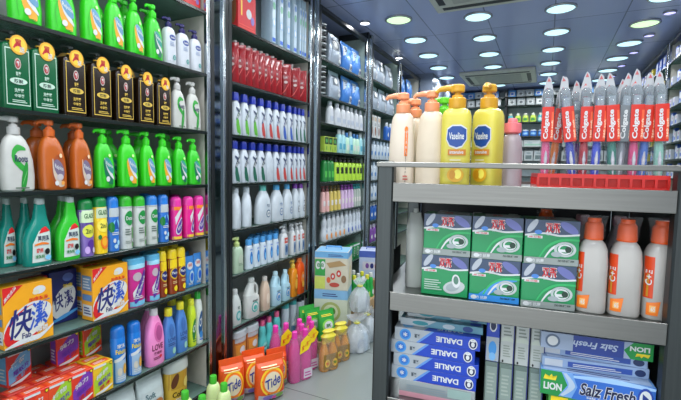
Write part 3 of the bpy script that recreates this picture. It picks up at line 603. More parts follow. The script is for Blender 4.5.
def pastel(c, p): return small('body_wash_bottle', 'tall', .038, .03, .195, c, ('pump', mat(p, .35), 1.1), band('#ece6e2', .3, .55))
@kind('r3_pink', 'body wash', 'pink body wash bottle with dark pump')
def _(): return pastel('#d9a9a4', '#6a3a3a')
@kind('r3_gold', 'body wash', 'gold body wash bottle with dark pump')
def _(): return pastel('#c9b35c', '#5a4a1a')
@kind('r3_lilac', 'body wash', 'lilac body wash bottle with purple pump')
def _(): return pastel('#cdb0d0', '#7a3a8a')
@kind('r3_pale', 'body wash', 'grey-green body wash bottle with teal pump')
def _(): return pastel('#bfcac0', '#2f8a8a')
@kind('r3_milkorange', 'lotion', 'white milk bottle with orange mark')
def _(): return small('lotion_bottle', 'gourd', .05, .04, .235, '#d9dee2', ('cap', mat('#c9ced4', .35), .02, .04), [(E(.1,.2,.45,.13), mat('#d98a3a', .4)), (E(.1,.45,.3,.06), mat('#8fa0b0'))])
@kind('r3_milkblue', 'lotion', 'white milk bottle with blue mark')
def _(): return small('lotion_bottle', 'gourd', .05, .04, .235, '#dae2ea', ('cap', mat('#c9ced4', .35), .02, .04), [(E(.1,.24,.4,.12), mat('#2f4fae', .4)), (E(.1,.45,.3,.06), mat('#8fa0b0'))])
@kind('r3_soap', 'box', 'green and white antiseptic soap carton')
def _(): return carton_mesh('soap_carton', .15, .06, .17, mat('#1e8a4a', .4), [(E(0,.5,.6,.3), W_), (E(0,.5,.5,.24), DGREEN), (T('D', 0,.5,.4,.26), W_), (Q(-.95,.88,.95,.98), W_)])
@kind('r3_small', 'lotion', 'small white bottle with green cap')
def _(): return small('lotion_bottle', 'tall', .034, .03, .13, '#cfd9d0', ('cap', mat('#2f8a4a', .35), .016, .03))
@kind('tall_white_box', 'box', 'tall white carton with brown figure')
def _(): return carton_mesh('hair_colour_carton', .085, .06, .26, mat('#d9dcdc', .4), [(E(0,.3,.5,.2), mat('#7a4a30')), (Q(-.8,.75,.8,.92), mat('#b5a08a')), (Lines(-.6,.55,.5,.68,3), mat('#4a5560'))])
@kind('r4_white', 'lotion', 'white blue-marked bottle with pale cap')
def _(): return small('lotion_bottle', 'lotion', .045, .034, .19, '#cfdce6', ('cap', mat('#b5c6d6', .35), .022, .045), [(E(0,.4,.5,.14), mat('#4a7ab5', .4))])
@kind('r4_blue', 'lotion', 'blue bottle with white cap')
def _(): return small('lotion_bottle', 'lotion', .045, .034, .18, '#2a5fae', ('cap', mat('#dfe6ea', .35), .022, .045), [(E(0,.4,.5,.14), W_)])
@kind('r4_purple', 'lotion', 'violet bottle with grey cap')
def _(): return small('lotion_bottle', 'lotion', .045, .034, .17, '#7a4a9a', ('cap', mat('#b9b3c4', .35), .022, .045), [(E(0,.4,.5,.14), W_)])
@kind('white_bag', 'pack', 'clear bag of white folded goods')
def _():
    r = root('wrapped_textile_pack'); pillow(.26, .12, .34, mat('#a5b0bd', .3, .25, bump=.9, scale=16), [(Q(-.7,.5,.3,.85), mat('#4a5560')), (E(-.2,.66,.3,.1), W_), (Q(.1,.15,.75,.42), mat('#e3e8ec')), (T('3 PCS', .42,.3,.5,.1), NAVY)], r, 'pack_body', 18); return r
@kind('blue_bag', 'pack', 'blue wrapped pack with white corner label')
def _():
    r = root('wrapped_textile_pack'); pillow(.28, .12, .36, mat('#4480cc', .28, .2, bump=.7, scale=14), [(Pg([(-.9,.5),(-.3,.62),(.1,.9),(-.8,.88)]), mat('#c9d6e2')), (Lines(-.7,.66,-.1,.84,3), mat('#2a3f6a')), (Q(.1,.06,.85,.32), mat('#e6ebf0')), (T('NEW', .48,.2,.5,.14), NAVY), (Sk([(-.8,.4),(-.2,.7),(.6,.8)], [.02,.08,.02]), mat('#6fa3dc'))], r, 'pack_body', 18); return r
@kind('coil', 'hanger', 'black wire hanger bundle shaped like a coil')
def _():
    r = root('wire_hanger_bundle')
    for k in range(11): MB().tube([(.075*math.cos(a), .045*math.sin(a), .03+k*.029+.012*math.cos(a)) for a in [2*PI*i/20 for i in range(20)]], .0075, BLACK if k % 2 else mat('#c9d0d2', .3), 6, closed=True).build('wire_hanger', r)
    MB().tube([(0,.03,0),(0,.03,.35)], .006, mat('#c9cdd0', .3), 8).build('tie_rod', r); return r
# floor goods
@kind('blue_carton', 'box', 'blue lidded carton printed with flowers and bottles')
def _():
    r = carton_mesh('gift_carton', .3, .26, .34, mat('#e3ddc4', .4), [(Q(-1,.84,1,1), mat('#6aa6d0')), (Lines(-.2,.88,.7,.95,2), NAVY), (Q(-.98,.36,-.36,.8), mat('#2f9a45')), (E(-.8,.64,.14,.11), W_), (E(-.5,.64,.14,.11), W_), (T('88', -.65,.64,.4,.1), DGREEN), (Q(-.98,.02,-.36,.34), mat('#c3d060')),
        (Pg([(-.3,.7),(.5,.78),(.9,.66),(-.1,.58)]), mat('#a98a5c')), (E(.1,.36,.14,.09), mat('#c23a2a')), (E(.45,.44,.14,.09), mat('#c23a2a')), (E(-.15,.26,.12,.08), mat('#d0603a')), (E(.1,.36,.06,.04), W_), (E(.45,.44,.06,.04), W_), (E(.75,.3,.15,.1), mat('#8a6a4a')), (E(.2,.14,.3,.06), mat('#b5483a'))],
        [(Q(-1,.84,1,1), mat('#5b98c4')), (E(0,.4,.5,.2), mat('#c9b88a'))], [(Q(-.95,.05,.95,.95), mat('#7fb4d8'))])
    MB().tube([(-.07,0,.338),(-.07,0,.365),(.07,0,.365),(.07,0,.338)], .008, mat('#5a9ad0', .35), 8).build('carry_handle', r); return r
@kind('green_carton', 'box', 'blue topped carton with a round green bowl picture')
def _():
    return carton_mesh('gift_carton', .32, .28, .3, mat('#c9cfb8', .4), [(Q(-1,.72,1,1), mat('#7fb0d2')), (Lines(-.5,.8,.4,.92,2), NAVY), (E(.0,.34,.6,.3), mat('#a9b06a')), (E(0,.34,.44,.22), mat('#d3d8b0')), (E(.05,.36,.24,.12), mat('#5a8a3a'))], [(Q(-1,.72,1,1), mat('#6b9fc2'))])
@kind('plain_carton', 'box', 'low brown carton')
def _(): return carton_mesh('packing_carton', .34, .3, .168, mat('#a98a60', .6), [(Lines(-.5,.4,.4,.7,2), mat('#5a4428'))])
@kind('violet_carton', 'box', 'blue and violet carton with a window picture')
def _():
    r = carton_mesh('gift_carton', .26, .24, .3, mat('#b9c4de', .4), [(Q(-1,.76,1,1), mat('#4a62b5')), (Q(-.7,.3,.7,.6), mat('#e8e2f0')), (E(-.3,.45,.15,.1), mat('#7a4a9a')), (E(.1,.45,.15,.1), NAVY), (E(.45,.45,.12,.1), mat('#c25a6a'))], [(Q(-1,.76,1,1), mat('#3f56a5'))])
    MB().tube([(-.06,0,.298),(-.06,0,.322),(.06,0,.322),(.06,0,.298)], .007, mat('#3f56a5', .35), 8).build('carry_handle', r); return r
@kind('clear_bag', 'bag', 'knotted clear bag of white refills')
def _():
    r = root('knotted_plastic_bag'); b = MB(); N = 36
    rg = random.Random(5); secs = [(0,.105,.085),(.015,.125,.1),(.06,.135,.105),(.12,.13,.1),(.18,.11,.085),(.22,.07,.055),(.245,.028,.024),(.262,.03,.026),(.285,.07,.045),(.32,.1,.06)]
    v = []; f = []
    for k, (z, w, d) in enumerate(secs):
        for i in range(N):
            a = 2*PI*i/N; q = 1+rg.uniform(-.09, .05)+(.12*math.sin(9*a+k) if k > 6 else .04*math.sin(7*a+k)); v.append((w*q*math.cos(a), d*q*math.sin(a), max(0.001, z+rg.uniform(-.006, .006)*(k > 0))))
        if k:
            for i in range(N): j = (i+1) % N; f.append(((k-1)*N+i, (k-1)*N+j, k*N+j, k*N+i))
    f.append(tuple(range(N))[::-1]); b.add(v, f, clear('white_film', '#e6ebee', .62, .12)); b.build('clear_bag', r, sharp=25)
    for k, (x, y, c) in enumerate(((-.055, -.03, '#d3d8da'), (.055, -.035, '#b9cfe0'), (0, .045, '#d9dbc8'), (.0, -.06, '#e4e6e4'))):
        p = MB(); p.loft([(.006,.036,.022,x,y),(.03,.042,.026,x,y),(.12,.04,.022,x,y),(.17+.01*k,.018,.008,x,y)], mat(c, .4, bump=.4), 14, 2.6); p.build('refill_sachet', r)
    MB().decal([(E(0,.5,.8,.36), mat('#4a78b0')), (E(0,.5,.6,.24), W_), (T('BAG', 0,.5,.8,.24), NAVY)], lambda u, v, o: (u*.05, -.0835-o, .03+v*.11)).build('label_print', r)
    MB().lathe([(.026,.245),(.031,.25),(.031,.258),(.026,.262)], mat('#d6cf4a', .35), 16).build('tie_band', r)
    return r
@kind('dish_bottle', 'detergent', 'green dish soap bottle with yellow cap')
def _(): return small('dish_soap_bottle', 'gourd', .042, .034, .21, '#1f9a3f', ('cap', mat('#d9d23a', .35), .02, .04), [(E(0,.25,.5,.14), mat('#a9d05a'))], 16)
@kind('dish_white', 'detergent', 'white capped green dish soap bottle')
def _(): return small('dish_soap_bottle', 'gourd', .042, .034, .21, '#2aa548', ('cap', mat('#e3e6e0', .35), .02, .04), [(E(0,.25,.5,.14), W_)], 16)
# back wall and right wall
@kind('bk_blue', 'box', 'small blue and white carton')
def _(): return carton_mesh('face_cream_carton', .14, .1, .15, mat('#4a86c4', .4), [(Q(-.6,.2,.6,.7), W_), (E(0,.45,.4,.16), BLUE)], parts=('box_body', 'front_print'))
@kind('bk_grey', 'box', 'small grey and white carton')
def _(): return carton_mesh('face_cream_carton', .14, .1, .15, mat('#aab0b0', .4), [(Q(-.6,.2,.6,.7), W_), (E(0,.45,.4,.16), mat('#6a7070'))], parts=('box_body', 'front_print'))
@kind('bk_green', 'lotion', 'small lime and white bottle')
def _(): return small('lotion_bottle', 'tall', .055, .045, .14, '#b9d24a', ('cap', mat('#e6ead8', .4), .03, .04), band('#3f8a3a', .2, .6), 12)
@kind('bk_teal', 'lotion', 'small teal and white bottle')
def _(): return small('lotion_bottle', 'tall', .055, .045, .14, '#4aa0a8', ('cap', mat('#e6ead8', .4), .03, .04), band('#e0efe8', .2, .6), 12)
@kind('bk_can', 'jar', 'small blue jar with silver lid')
def _(): return small('cream_jar', 'can', .06, .06, .1, '#2a68b8', ('dome', mat('#aab4bc', .3), .055, .03), band('#8fc0ea', .3, .7), 12)
@kind('bk_white', 'box', 'white carton with pale stripe')
def _(): return carton_mesh('cotton_pad_carton', .3, .12, .13, mat('#cdd5d2', .4), [(Q(-.9,.2,.9,.45), mat('#8fb5a0')), (E(-.3,.65,.3,.15), mat('#9fb0b0'))], parts=('box_body', 'front_print'))
@kind('bk_pair', 'box', 'upright white carton')
def _(): return carton_mesh('cotton_pad_carton', .15, .12, .2, mat('#c4cccb', .4), [(Q(-.7,.15,.7,.55), mat('#5a6a6a')), (E(0,.75,.5,.1), mat('#8a9898'))], parts=('box_body', 'front_print'))
@kind('rt_white', 'box', 'white and blue carton')
def _(): return carton_mesh('cosmetic_carton', .1, .1, .14, mat('#d3d8de', .4), [(Q(-.7,.2,.7,.5), mat('#5a6fb5')), (E(.3,.75,.3,.1), mat('#b55a8a'))], parts=('box_body', 'front_print'))
@kind('rt_blue', 'pack', 'blue and white carded pack')
def _(): return carton_mesh('carded_pack', .12, .04, .2, mat('#2f56ae', .4), [(Q(-.7,.5,.7,.9), W_), (E(0,.3,.5,.12), mat('#8ab0e0'))], parts=('box_body', 'front_print'))
@kind('rt_yellow', 'box', 'yellow and green carton')
def _(): return carton_mesh('cosmetic_carton', .11, .08, .15, mat('#c9b83a', .4), [(E(0,.5,.6,.25), DGREEN)], parts=('box_body', 'front_print'))
# ------------------------------------------------------------------ the setting
XL, XR, YB, YF, ZC = -1.9, 1.17, 8.95, -2.4, 3.1        # front planes of the racks, back wall, open shop front, ceiling
def tiles(name, c1, c2, sx, sy, gap, rough, bump=.15, spec=.5, wob=0.0, metal=0.0):
    m = bpy.data.materials.new(name); m.use_nodes = True; nt = m.node_tree; b = nt.nodes['Principled BSDF']
    tc = nt.nodes.new('ShaderNodeTexCoord'); br = nt.nodes.new('ShaderNodeTexBrick'); br.offset = 0
    br.inputs['Color1'].default_value = lin(c1); br.inputs['Color2'].default_value = lin(c2); br.inputs['Mortar'].default_value = tuple(.45*x for x in lin(c1)[:3])+(1,)
    br.inputs['Scale'].default_value = 1; br.inputs['Brick Width'].default_value = sx; br.inputs['Row Height'].default_value = sy; br.inputs['Mortar Size'].default_value = gap
    nt.links.new(tc.outputs['Object'], br.inputs['Vector']); nt.links.new(br.outputs['Color'], b.inputs['Base Color'])
    b.inputs['Roughness'].default_value = rough; b.inputs['Specular IOR Level'].default_value = spec; b.inputs['Metallic'].default_value = metal
    nz = nt.nodes.new('ShaderNodeTexNoise'); nz.inputs['Scale'].default_value = 1.6; nt.links.new(tc.outputs['Object'], nz.inputs['Vector'])
    bp = nt.nodes.new('ShaderNodeBump'); bp.inputs['Strength'].default_value = wob; bp.inputs['Distance'].default_value = .05; nt.links.new(nz.outputs['Fac'], bp.inputs['Height'])
    if wob: nt.links.new(bp.outputs['Normal'], b.inputs['Normal'])
    return m
o = structure(MB().box(-2.4, 1.7, YF, YB+.1, -.1, 0, tiles('floor_tile', '#7f8682', '#7a817d', .8, .8, .004, .12)).build('floor'))
structure(MB().box(-2.4, 1.7, YF, YB+.1, ZC, ZC+.1, tiles('ceiling_panel', '#b3bde6', '#acb6e0',   .62, 1.24, .006, .2, spec=.5, wob=.05)).build('ceiling'))
WALLM = mat('#8f959c', .55, bump=.1)
structure(MB().box(-2.4, -2.3, YF, YB+.1, 0, ZC, WALLM).build('wall_left'))
structure(MB().box(1.57, 1.7, YF, YB+.1, 0, ZC, WALLM).build('wall_right'))
structure(MB().box(-2.3, 1.57, YB, YB+.1, 0, ZC, mat('#7d868e', .4, bump=.1)).build('wall_back'))
MIRROR = mat('#7f8c94', .06, metal=1.0, var=.05); CHROME = mat('#b9c0c2', .18, metal=1.0, stretch=(60, 60, .5)); DFRAME = mat('#15191a', .3)
def mirror_pillar(n, y0, y1):
    r = structure(root('trim_%d' % n, (XL, y0, 0))); w = y1-y0
    for ob in (MB().box(-.38, -.03, .0, w, 0, ZC, mat('#30363a', .4)).build('pillar_core', r),
        MB().box(-.03, -.012, .012, w-.012, .05, ZC-.05, MIRROR).build('mirror_face', r),
        MB().box(-.03, 0, 0, .03, 0, ZC, DFRAME, .003).build('pillar_frame', r), MB().box(-.03, .004, w-.055, w-.03, 0, ZC, CHROME, .004).build('pillar_frame', r),
        MB().box(-.03, 0, w-.03, w, 0, ZC, DFRAME, .003).build('pillar_frame', r)): structure(ob)
mirror_pillar(1, 2.035, 2.195); mirror_pillar(2, 3.285, 3.42); mirror_pillar(3, 4.56, 4.7)
structure(MB().box(-2.3, -1.72, 6.85, YB, 0, ZC, mat('#7f8a9c', .25, bump=.05)).build('wall_left'))
# ---- wall racks: posts, back, sides, plinth and glass shelves with dark front edges
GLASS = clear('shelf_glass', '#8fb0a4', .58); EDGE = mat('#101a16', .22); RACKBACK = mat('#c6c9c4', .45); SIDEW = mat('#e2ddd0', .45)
def rack(name_label, x, y0, y1, levels, face=1, depth=.36, top=3.02, post=.03, backm=None, sidem=None):
    """face=1 looks towards +x, -1 towards -x"""
    r = root('display_rack', (x, (y0+y1)/2, 0)); r['label'] = name_label; r['category'] = 'rack'; L = (y1-y0)/2
    X = lambda a, b: (min(-face*a, -face*b), max(-face*a, -face*b))
    def part(nm, a0, a1, b0, b1, z0, z1, m, bev=0, parent=None):
        xx = X(a0, a1); return MB().box(xx[0], xx[1], b0, b1, z0, z1, m, bev).build(nm, parent or r)
    part('back_panel', depth-.012, depth, -L+.02, L-.02, .08, top, backm or RACKBACK)
    for s in (-1, 1):
        part('side_panel', .035, depth-.014, min(s*L, s*(L-.018)), max(s*L, s*(L-.018)), .08, top, sidem or SIDEW)
        part('post', 0, .03, min(s*L, s*(L-post)), max(s*L, s*(L-post)), 0, top, CHROME if s > 0 else DFRAME, .004)
    part('top_rail', 0, .05, -L+post, L-post, top-.04, top, DFRAME, .004)
    part('plinth', .02, depth, -L+post, L-post, 0, .08, mat('#3a3f40', .4))
    for z in levels:
        sh = part('shelf', .012, depth-.014, -L+.02, L-.02, z-.012, z, GLASS)
        part('shelf_edge', 0, .011, -L+post, L-post, z-.018, z+.001, EDGE, .002, sh)
    return r
LV = [2.48, 2.11, 1.76, 1.43, 1.11, .79, .42]
rack('nearest wall rack, packed with green shampoo and cleaning bottles', XL, .5, 2.03, LV+[.1])
rack('second wall rack with red pouches and rows of white laundry bottles', XL, 2.2, 3.28, LV+[.1])
LV3 = [2.56, 2.225, 1.97, 1.70, 1.41, 1.11, .82, .5]
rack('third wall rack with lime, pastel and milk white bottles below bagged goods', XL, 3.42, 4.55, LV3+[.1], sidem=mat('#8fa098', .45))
LV4 = [2.61, 2.26, 1.92, 1.66, 1.40, 1.15, .9, .62]
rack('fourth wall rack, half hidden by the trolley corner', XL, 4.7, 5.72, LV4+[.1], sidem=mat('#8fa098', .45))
rack('fifth wall rack, last before the grey wall return', XL, 5.78, 6.8, LV4+[.1])
LVR = [2.78, 2.5, 2.26, 2.06, 1.88, 1.7, 1.5, 1.25, 1.0]
rack('rack on the opposite wall, beyond its dark post', XR, 6.02, 7.9, LVR, face=-1, backm=mat('#6f757a', .45))
rack('rack on the opposite wall, on the camera side of its dark post', XR, 4.7, 5.98, LVR, face=-1, backm=mat('#9aa6a6', .45))
# back wall shelving
LB_ = [2.93, 2.77, 2.46, 2.2, 2.0, 1.74, 1.45]
r = root('display_rack', (-.3, 8.6, 0)); r['label'] = 'long shelving across the far back wall under the ceiling unit'; r['category'] = 'rack'
MB().box(-1.4, 1.45, .30, .33, .05, 3.06, mat('#c3d2d6', .45)).build('back_panel', r)
for x in (-1.38, -.45, .5, 1.42): MB().box(x-.02, x+.02, 0, .3, 0, 3.06, DFRAME, .003).build('post', r)
for z in LB_:
    sh = MB().box(-1.36, 1.4, .0+.012, .295, z-.014, z, GLASS).build('shelf', r); MB().box(-1.36, 1.4, 0, .011, z-.02, z+.001, EDGE).build('shelf_edge', sh)
# ---- ceiling fittings
LAMPG = glow('lamp_diffuser', '#bfe6f2', 1.45); LAMPY = glow('lamp_diffuser_green', '#cdeebc', 1.3); RIM = mat('#c9ced2', .25, metal=.6)
def ceiling_light(x, y, lab, energy=9, col=(.93, .97, 1), rad=.125, g=LAMPG, grp=None):
    r = root('ceiling_light', (x, y, ZC)); r['label'] = lab; r['category'] = 'light'
    if grp: r['group'] = grp
    MB().lathe([(rad*1.12, -.001), (rad*1.12, -.012), (rad*1.0, -.02), (rad*.97, -.014), (rad*.97, -.001)], RIM, 28).build('rim', r)
    MB().lathe([(rad*.96, -.004), (rad*.96, -.012), (rad*.6, -.017), (rad*.1, -.018)], g, 28).build('diffuser', r)
    l = bpy.data.lights.new('downlight', 'AREA'); l.shape = 'DISK'; l.size = rad*1.6; l.energy = energy; l.color = col; l.spread = R(165)
    lo = bpy.data.objects.new('downlight', l); COL.objects.link(lo); lo.parent = r; lo.location = (0, 0, -.03)
    return r
ROWS = [('row over left racks', -1.37, 2.07, -.055), ('next row in from left racks', -.6, 2.3, -.055), ('row through shop middle', .12, 2.38, -.04), ('row along opposite racks', .95, 2.43, -.045)]
for nm, x0, y0, sl in ROWS:
    for k in range(-4 if x0 < -1 else -5, 9):
        y = y0+.74*k
        if y < -2 or y > 8.7: continue
        if -.98 < x0 < .1 and 3.1 < y < 3.9: continue
        ceiling_light(x0+sl*(y-2.3)*.8, y, f'round ceiling downlight, {ORD[k+5]} from shop front, {nm}', 6.2, g=LAMPY if (x0 < -1 and k == 3) or (x0 > .9 and k == 4) else LAMPG, grp='downlights of the '+nm)
PURP = glow('spot_face', '#b4b0f0', 2.0)
for k in range(7):
    y = 4.3+.74*k
    ceiling_light(1.0-.03*k+.02, y+.05+.03, f'small violet ceiling spot, {ORD[k]} from the shop front beside the opposite racks', 1.5, (.7, .68, 1), .05, PURP, 'violet ceiling spots')
GLINT = glow('white_spot_face', '#f4f8ff', 6.0)
for k, (px, py) in enumerate(((365, 22), (399, 57), (421, 78))):
    d = ray(px, py); p = CAMP+d*((ZC-CAM_H)/d.z)
    ceiling_light(p.x, p.y, f'small white ceiling spot along the left rack tops, {ORD[k]} from shop front', 1.5, (1, 1, 1), .05, GLINT, 'white spots along the left racks')
def cassette(x0, x1, y0, y1, lab):
    r = root('air_conditioner', ((x0+x1)/2, (y0+y1)/2, ZC)); r['label'] = lab; r['category'] = 'air conditioner'; w, d = (x1-x0)/2, (y1-y0)/2
    m = mat('#e6e8da', .35)
    MB().box(-w, w, -d, d, -.055, -.001, m, .012).build('casing', r)
    MB().box(-w*.62, w*.62, -d*.6, d*.6, -.062, -.0555, mat('#c9ccc0', .4), .002).build('intake_grille', r)
    for s in (-1, 1):
        MB().box(-w*.85, w*.85, s*d*.8-.03, s*d*.8+.03, -.058, -.0553, BLACK).build('air_slot', r)
        MB().box(s*w*.82-.03, s*w*.82+.03, -d*.6, d*.6, -.058, -.0553, BLACK).build('air_slot', r)
    return r
cassette(-1.33, -.22, 6.95, 7.95, 'square ceiling air conditioner near the back wall shelving')
cassette(-1.02, -.0, 3.15, 4.16, 'square ceiling air conditioner above the trolley, nearer the shop front')
# ------------------------------------------------------------------ the steel trolley and what it carries
CA = R(6.6); CO = Vector((-.3026, .8852, 0)); CDX = Vector((math.cos(CA), math.sin(CA), 0)); CDY = Vector((-math.sin(CA), math.cos(CA), 0))
def cart(s, t): return CO + CDX*s + CDY*t
def cart_s(px, py, t):
    d = ray(px, py); o = CAMP-CO-CDY*t; k = -(o.dot(CDY))/d.dot(CDY); return (CAMP+d*k-CO).dot(CDX)
def onc(key, s, t, z, turn=0, **kw):
    p = cart(s, t); return put(key, p.x, p.y, z, CA+turn, **kw)
STEEL = mat('#7f7e79', .33, metal=1.0, var=.09, scale=5, stretch=(1.2, 40, 40)); STEELV = mat('#4d5150', .42, metal=.9, var=.1, scale=5, stretch=(40, 40, 1.2)); STEELIN = mat('#8f9290', .28, metal=1.0, var=.1)
WD, DP = .52, .42
r = root('display_trolley', tuple(CO), CA); tag(r, 'tall stainless steel trolley holding toothbrushes, lotions, soap boxes and toothpaste', 'trolley')
for x0, x1 in ((-.038, 0), (WD, WD+.038)):
    MB().box(x0, x1, 0, .03, .12, 1.566, STEELV, .004).build('post', r)
    MB().box(x0, x1, DP-.03, DP, .12, 1.566, STEELV, .004).build('post', r)
for z in (1.511, 1.265, 1.018, .74, .45, .2):
    t = MB(); t.box(-.033, WD+.033, .031, DP-.031, z-.008, z, STEELIN); t.box(-.002, WD+.002, .003, .031, z-.008, z, STEELIN); t.box(-.002, WD+.002, DP-.031, DP-.003, z-.008, z, STEELIN)
    t.box(-.001, WD+.001, 0, .0028, z-.034, z+.008, STEEL, .001)
    for a in (0,): t.box(0, WD, .004, .02, z-.034, z-.03, STEELIN)
    t.box(-.001, WD+.001, DP-.003, DP, z-.034, z+.008, STEEL)
    t.build('shelf_tray', r)
MB().box(-.038, WD+.038, -.006, -.001, 1.5535, 1.5645, STEEL, .0015).build('front_rail', r)
for x in (-.03, WD+.03): MB().box(x-.004, x+.004, .03, DP-.03, 1.5535, 1.5645, STEEL, .001).build('side_rail', r)
MB().box(-.038, WD+.038, DP+.001, DP+.006, 1.5535, 1.5645, STEEL, .0015).build('back_rail', r)
MB().box(0, WD, DP+.0005, DP+.006, .2, 1.47, mat('#17191d', .5)).build('back_panel', r)
MB().box(WD+.034, WD+.037, .035, DP-.035, .2, 1.47, mat('#75797a', .4, metal=.7)).build('side_panel', r)
MB().prism([(-.046, .2), (-.038, .2), (-.038, 1.33), (-.041, 1.3)], .03, .3, BLACK).build('black_side_wedge', r)  # black wedge down the outer left side, tapering upwards
for x in (-.02, WD+.02):
    for y in (.03, DP-.03):
        c = MB(); c.tube([(x, y, .121), (x, y, .07)], .012, STEELV, 10); c.build('caster_fork', r)
        w = MB(); w.loft([(-.012, .03, .03), (-.008, .034, .034), (.008, .034, .034), (.012, .03, .03)], BLACK, 18); o = w.build('caster_wheel', r, (x, y, .0345)); o.rotation_euler = (0, PI/2, 0)
# -- top tray: lotions
@kind('cream_pump', 'lotion', 'cream lotion bottle with peach pump')
def _(): return bottle('lotion_bottle', 'tall', .031, .024, .168, mat('#dccdb8', .3), [(Q(.3,.4,.52,.72), ORANGE), (E(.4,.76,.12,.04), ORANGE), (T('vita', .42,.56,.4,.06, PI/2), W_), (T('snow', .42,.25,.42,.05, PI/2), mat('#6a5a48')), (Lines(.25,.08,.6,.16,2), mat('#c25a4a'))], ('pump', mat('#ee9a6c', .3), .92), N=32)
@kind('cream_back', 'lotion', 'cream lotion bottle turned backwards with peach pump')
def _(): return bottle('lotion_bottle', 'tall', .033, .026, .168, mat('#d6c5ab', .3), None, ('pump', mat('#ee9a6c', .3), .92), N=32)
@kind('purple_lotion', 'lotion', 'pale lotion bottle with purple cap')
def _(): return bottle('lotion_bottle', 'tall', .026, .02, .14, mat('#cfc4c0', .3), None, ('cap', mat('#5a2f9a', .3), .013, .03), N=20)
@kind('green_lotion', 'lotion', 'lime green lotion bottle with green pump')
def _(): return bottle('lotion_bottle', 'tall', .026, .02, .165, mat('#5fc22a', .3), None, ('pump', mat('#62cc2a', .3), .9), N=20)
@kind('yellow_lotion', 'lotion', 'yellow lotion pump bottle with blue shield label')
def _():
    sh = [(-.5,.72),(-.2,.76),(.35,.76),(.7,.72),(.72,.6),(.45,.52),(.1,.5),(-.35,.53),(-.55,.6)]
    return bottle('lotion_bottle', 'slab', .0315, .023, .172, mat('#d3c550', .28), [(Pg([(x*1.08-.01, .64+(v-.64)*1.15) for x, v in sh]), W_), (Pg(sh), mat('#17458c', .3)), (T('Vaseline', .08,.64,.98,.085), W_), (Q(-.45,.4,.72,.475), mat('#c47a1f')), (T('intensive', .12,.44,.9,.04), W_), (Lines(-.3,.3,.5,.37,2), mat('#f3ecc0')), (E(.1,.16,.55,.09), mat('#d9a21c')), (E(.25,.17,.24,.06), mat('#f0e05a')), (E(-.1,.16,.2,.055), mat('#c98a14'))], ('pump', mat('#d9a02a', .3), 1.02), N=34)
@kind('yellow_twist', 'lotion', 'yellow')
def _():
    r = KINDS['yellow_lotion'][0]()
    for o in r.children:
        if o.name.startswith('pump_head'): o.rotation_euler.z = R(118)
    return r
@kind('pink_cap', 'lotion', 'translucent pinkish bottle with coral pump')
def _():
    r = bottle('lotion_bottle', 'tall', .026, .024, .13, mat('#cbbcc0', .2, trans=.15), None, ('none',), N=24)
    MB().lathe([(.012,.128),(.02,.132),(.021,.14),(.02,.154),(.011,.156),(.011,.163),(.009,.166)], mat('#e87a80', .35), 20).build('cap', r); return r
TRAY1 = 1.5115
onc('cream_pump', cart_s(402.5, 140, .062), .062, TRAY1, label='cream lotion bottle with peach pump, first at the trolley corner on its top tray')
onc('cream_pump', cart_s(414.5, 140, .125), .125, TRAY1, .5, label='cream lotion bottle with peach pump, squeezed behind the other two cream bottles', scale=.98)
onc('cream_back', cart_s(431, 140, .05), .05, TRAY1, label='cream lotion bottle turned backwards beside the yellow lotion bottles')
onc('purple_lotion', cart_s(421, 140, .2), .2, TRAY1, label='pale lotion bottle with purple cap peeping between cream bottles on the trolley')
onc('green_lotion', cart_s(443.5, 140, .12), .12, TRAY1, label='lime green lotion bottle behind the cream and yellow bottles on the trolley')
onc('yellow_lotion', cart_s(456, 140, .04), .04, TRAY1, label='yellow lotion pump bottle facing the aisle, beside the cream bottle')
onc('yellow_twist', cart_s(487.5, 140, .09), .09, TRAY1, -.58, label='yellow lotion pump bottle turned aside, next to the coral capped bottle', scale=(1.0, 1.12, 1.03))
onc('pink_cap', cart_s(511, 160, .135), .135, TRAY1, label='translucent pinkish bottle with coral cap beside the yellow lotion', scale=.95)
# -- toothbrushes in a red crate
BL = clear('blister_plastic', '#cdd3d6', .8, .06); CREDM = mat('#d2231d', .3)
cr = root('toothbrush_crate', tuple(cart(0, 0)) [:2]+(TRAY1,), CA); tag(cr, 'low red plastic crate full of toothbrush packs on the trolley top', 'crate')
S0, S1, T0, T1 = .292, .518, .03, .17
b = MB(); b.box(S0, S1, T0, T1, 0, .003, CREDM); b.build('crate_base', cr)
for z0, z1 in ((.003, .01), (.026, .034)):
    b = MB()
    b.box(S0, S1, T0, T0+.003, z0, z1, CREDM); b.box(S0, S1, T1-.003, T1, z0, z1, CREDM); b.box(S0, S0+.003, T0+.003, T1-.003, z0, z1, CREDM); b.box(S1-.003, S1, T0+.003, T1-.003, z0, z1, CREDM)
    b.build('crate_rim', cr)
for k in range(12):
    s = S0+.0015+(S1-S0-.003)*k/11
    for t in (T0, T1-.003): MB().box(s-.0022, s+.0022, t, t+.003, .01, .026, CREDM).build('crate_bar', cr)
MB().box(S0+.003, S1-.003, T0+.0032, T0+.0042, .003, .03, clear('red_film', '#e0352c', .55, .2)).build('crate_wall', cr)
for t in (.05, .075, .1, .125, .15): 
    for s in (S0, S1-.003): MB().box(s, s+.003, t-.0015, t+.0015, .01, .026, CREDM).build('crate_bar', cr)
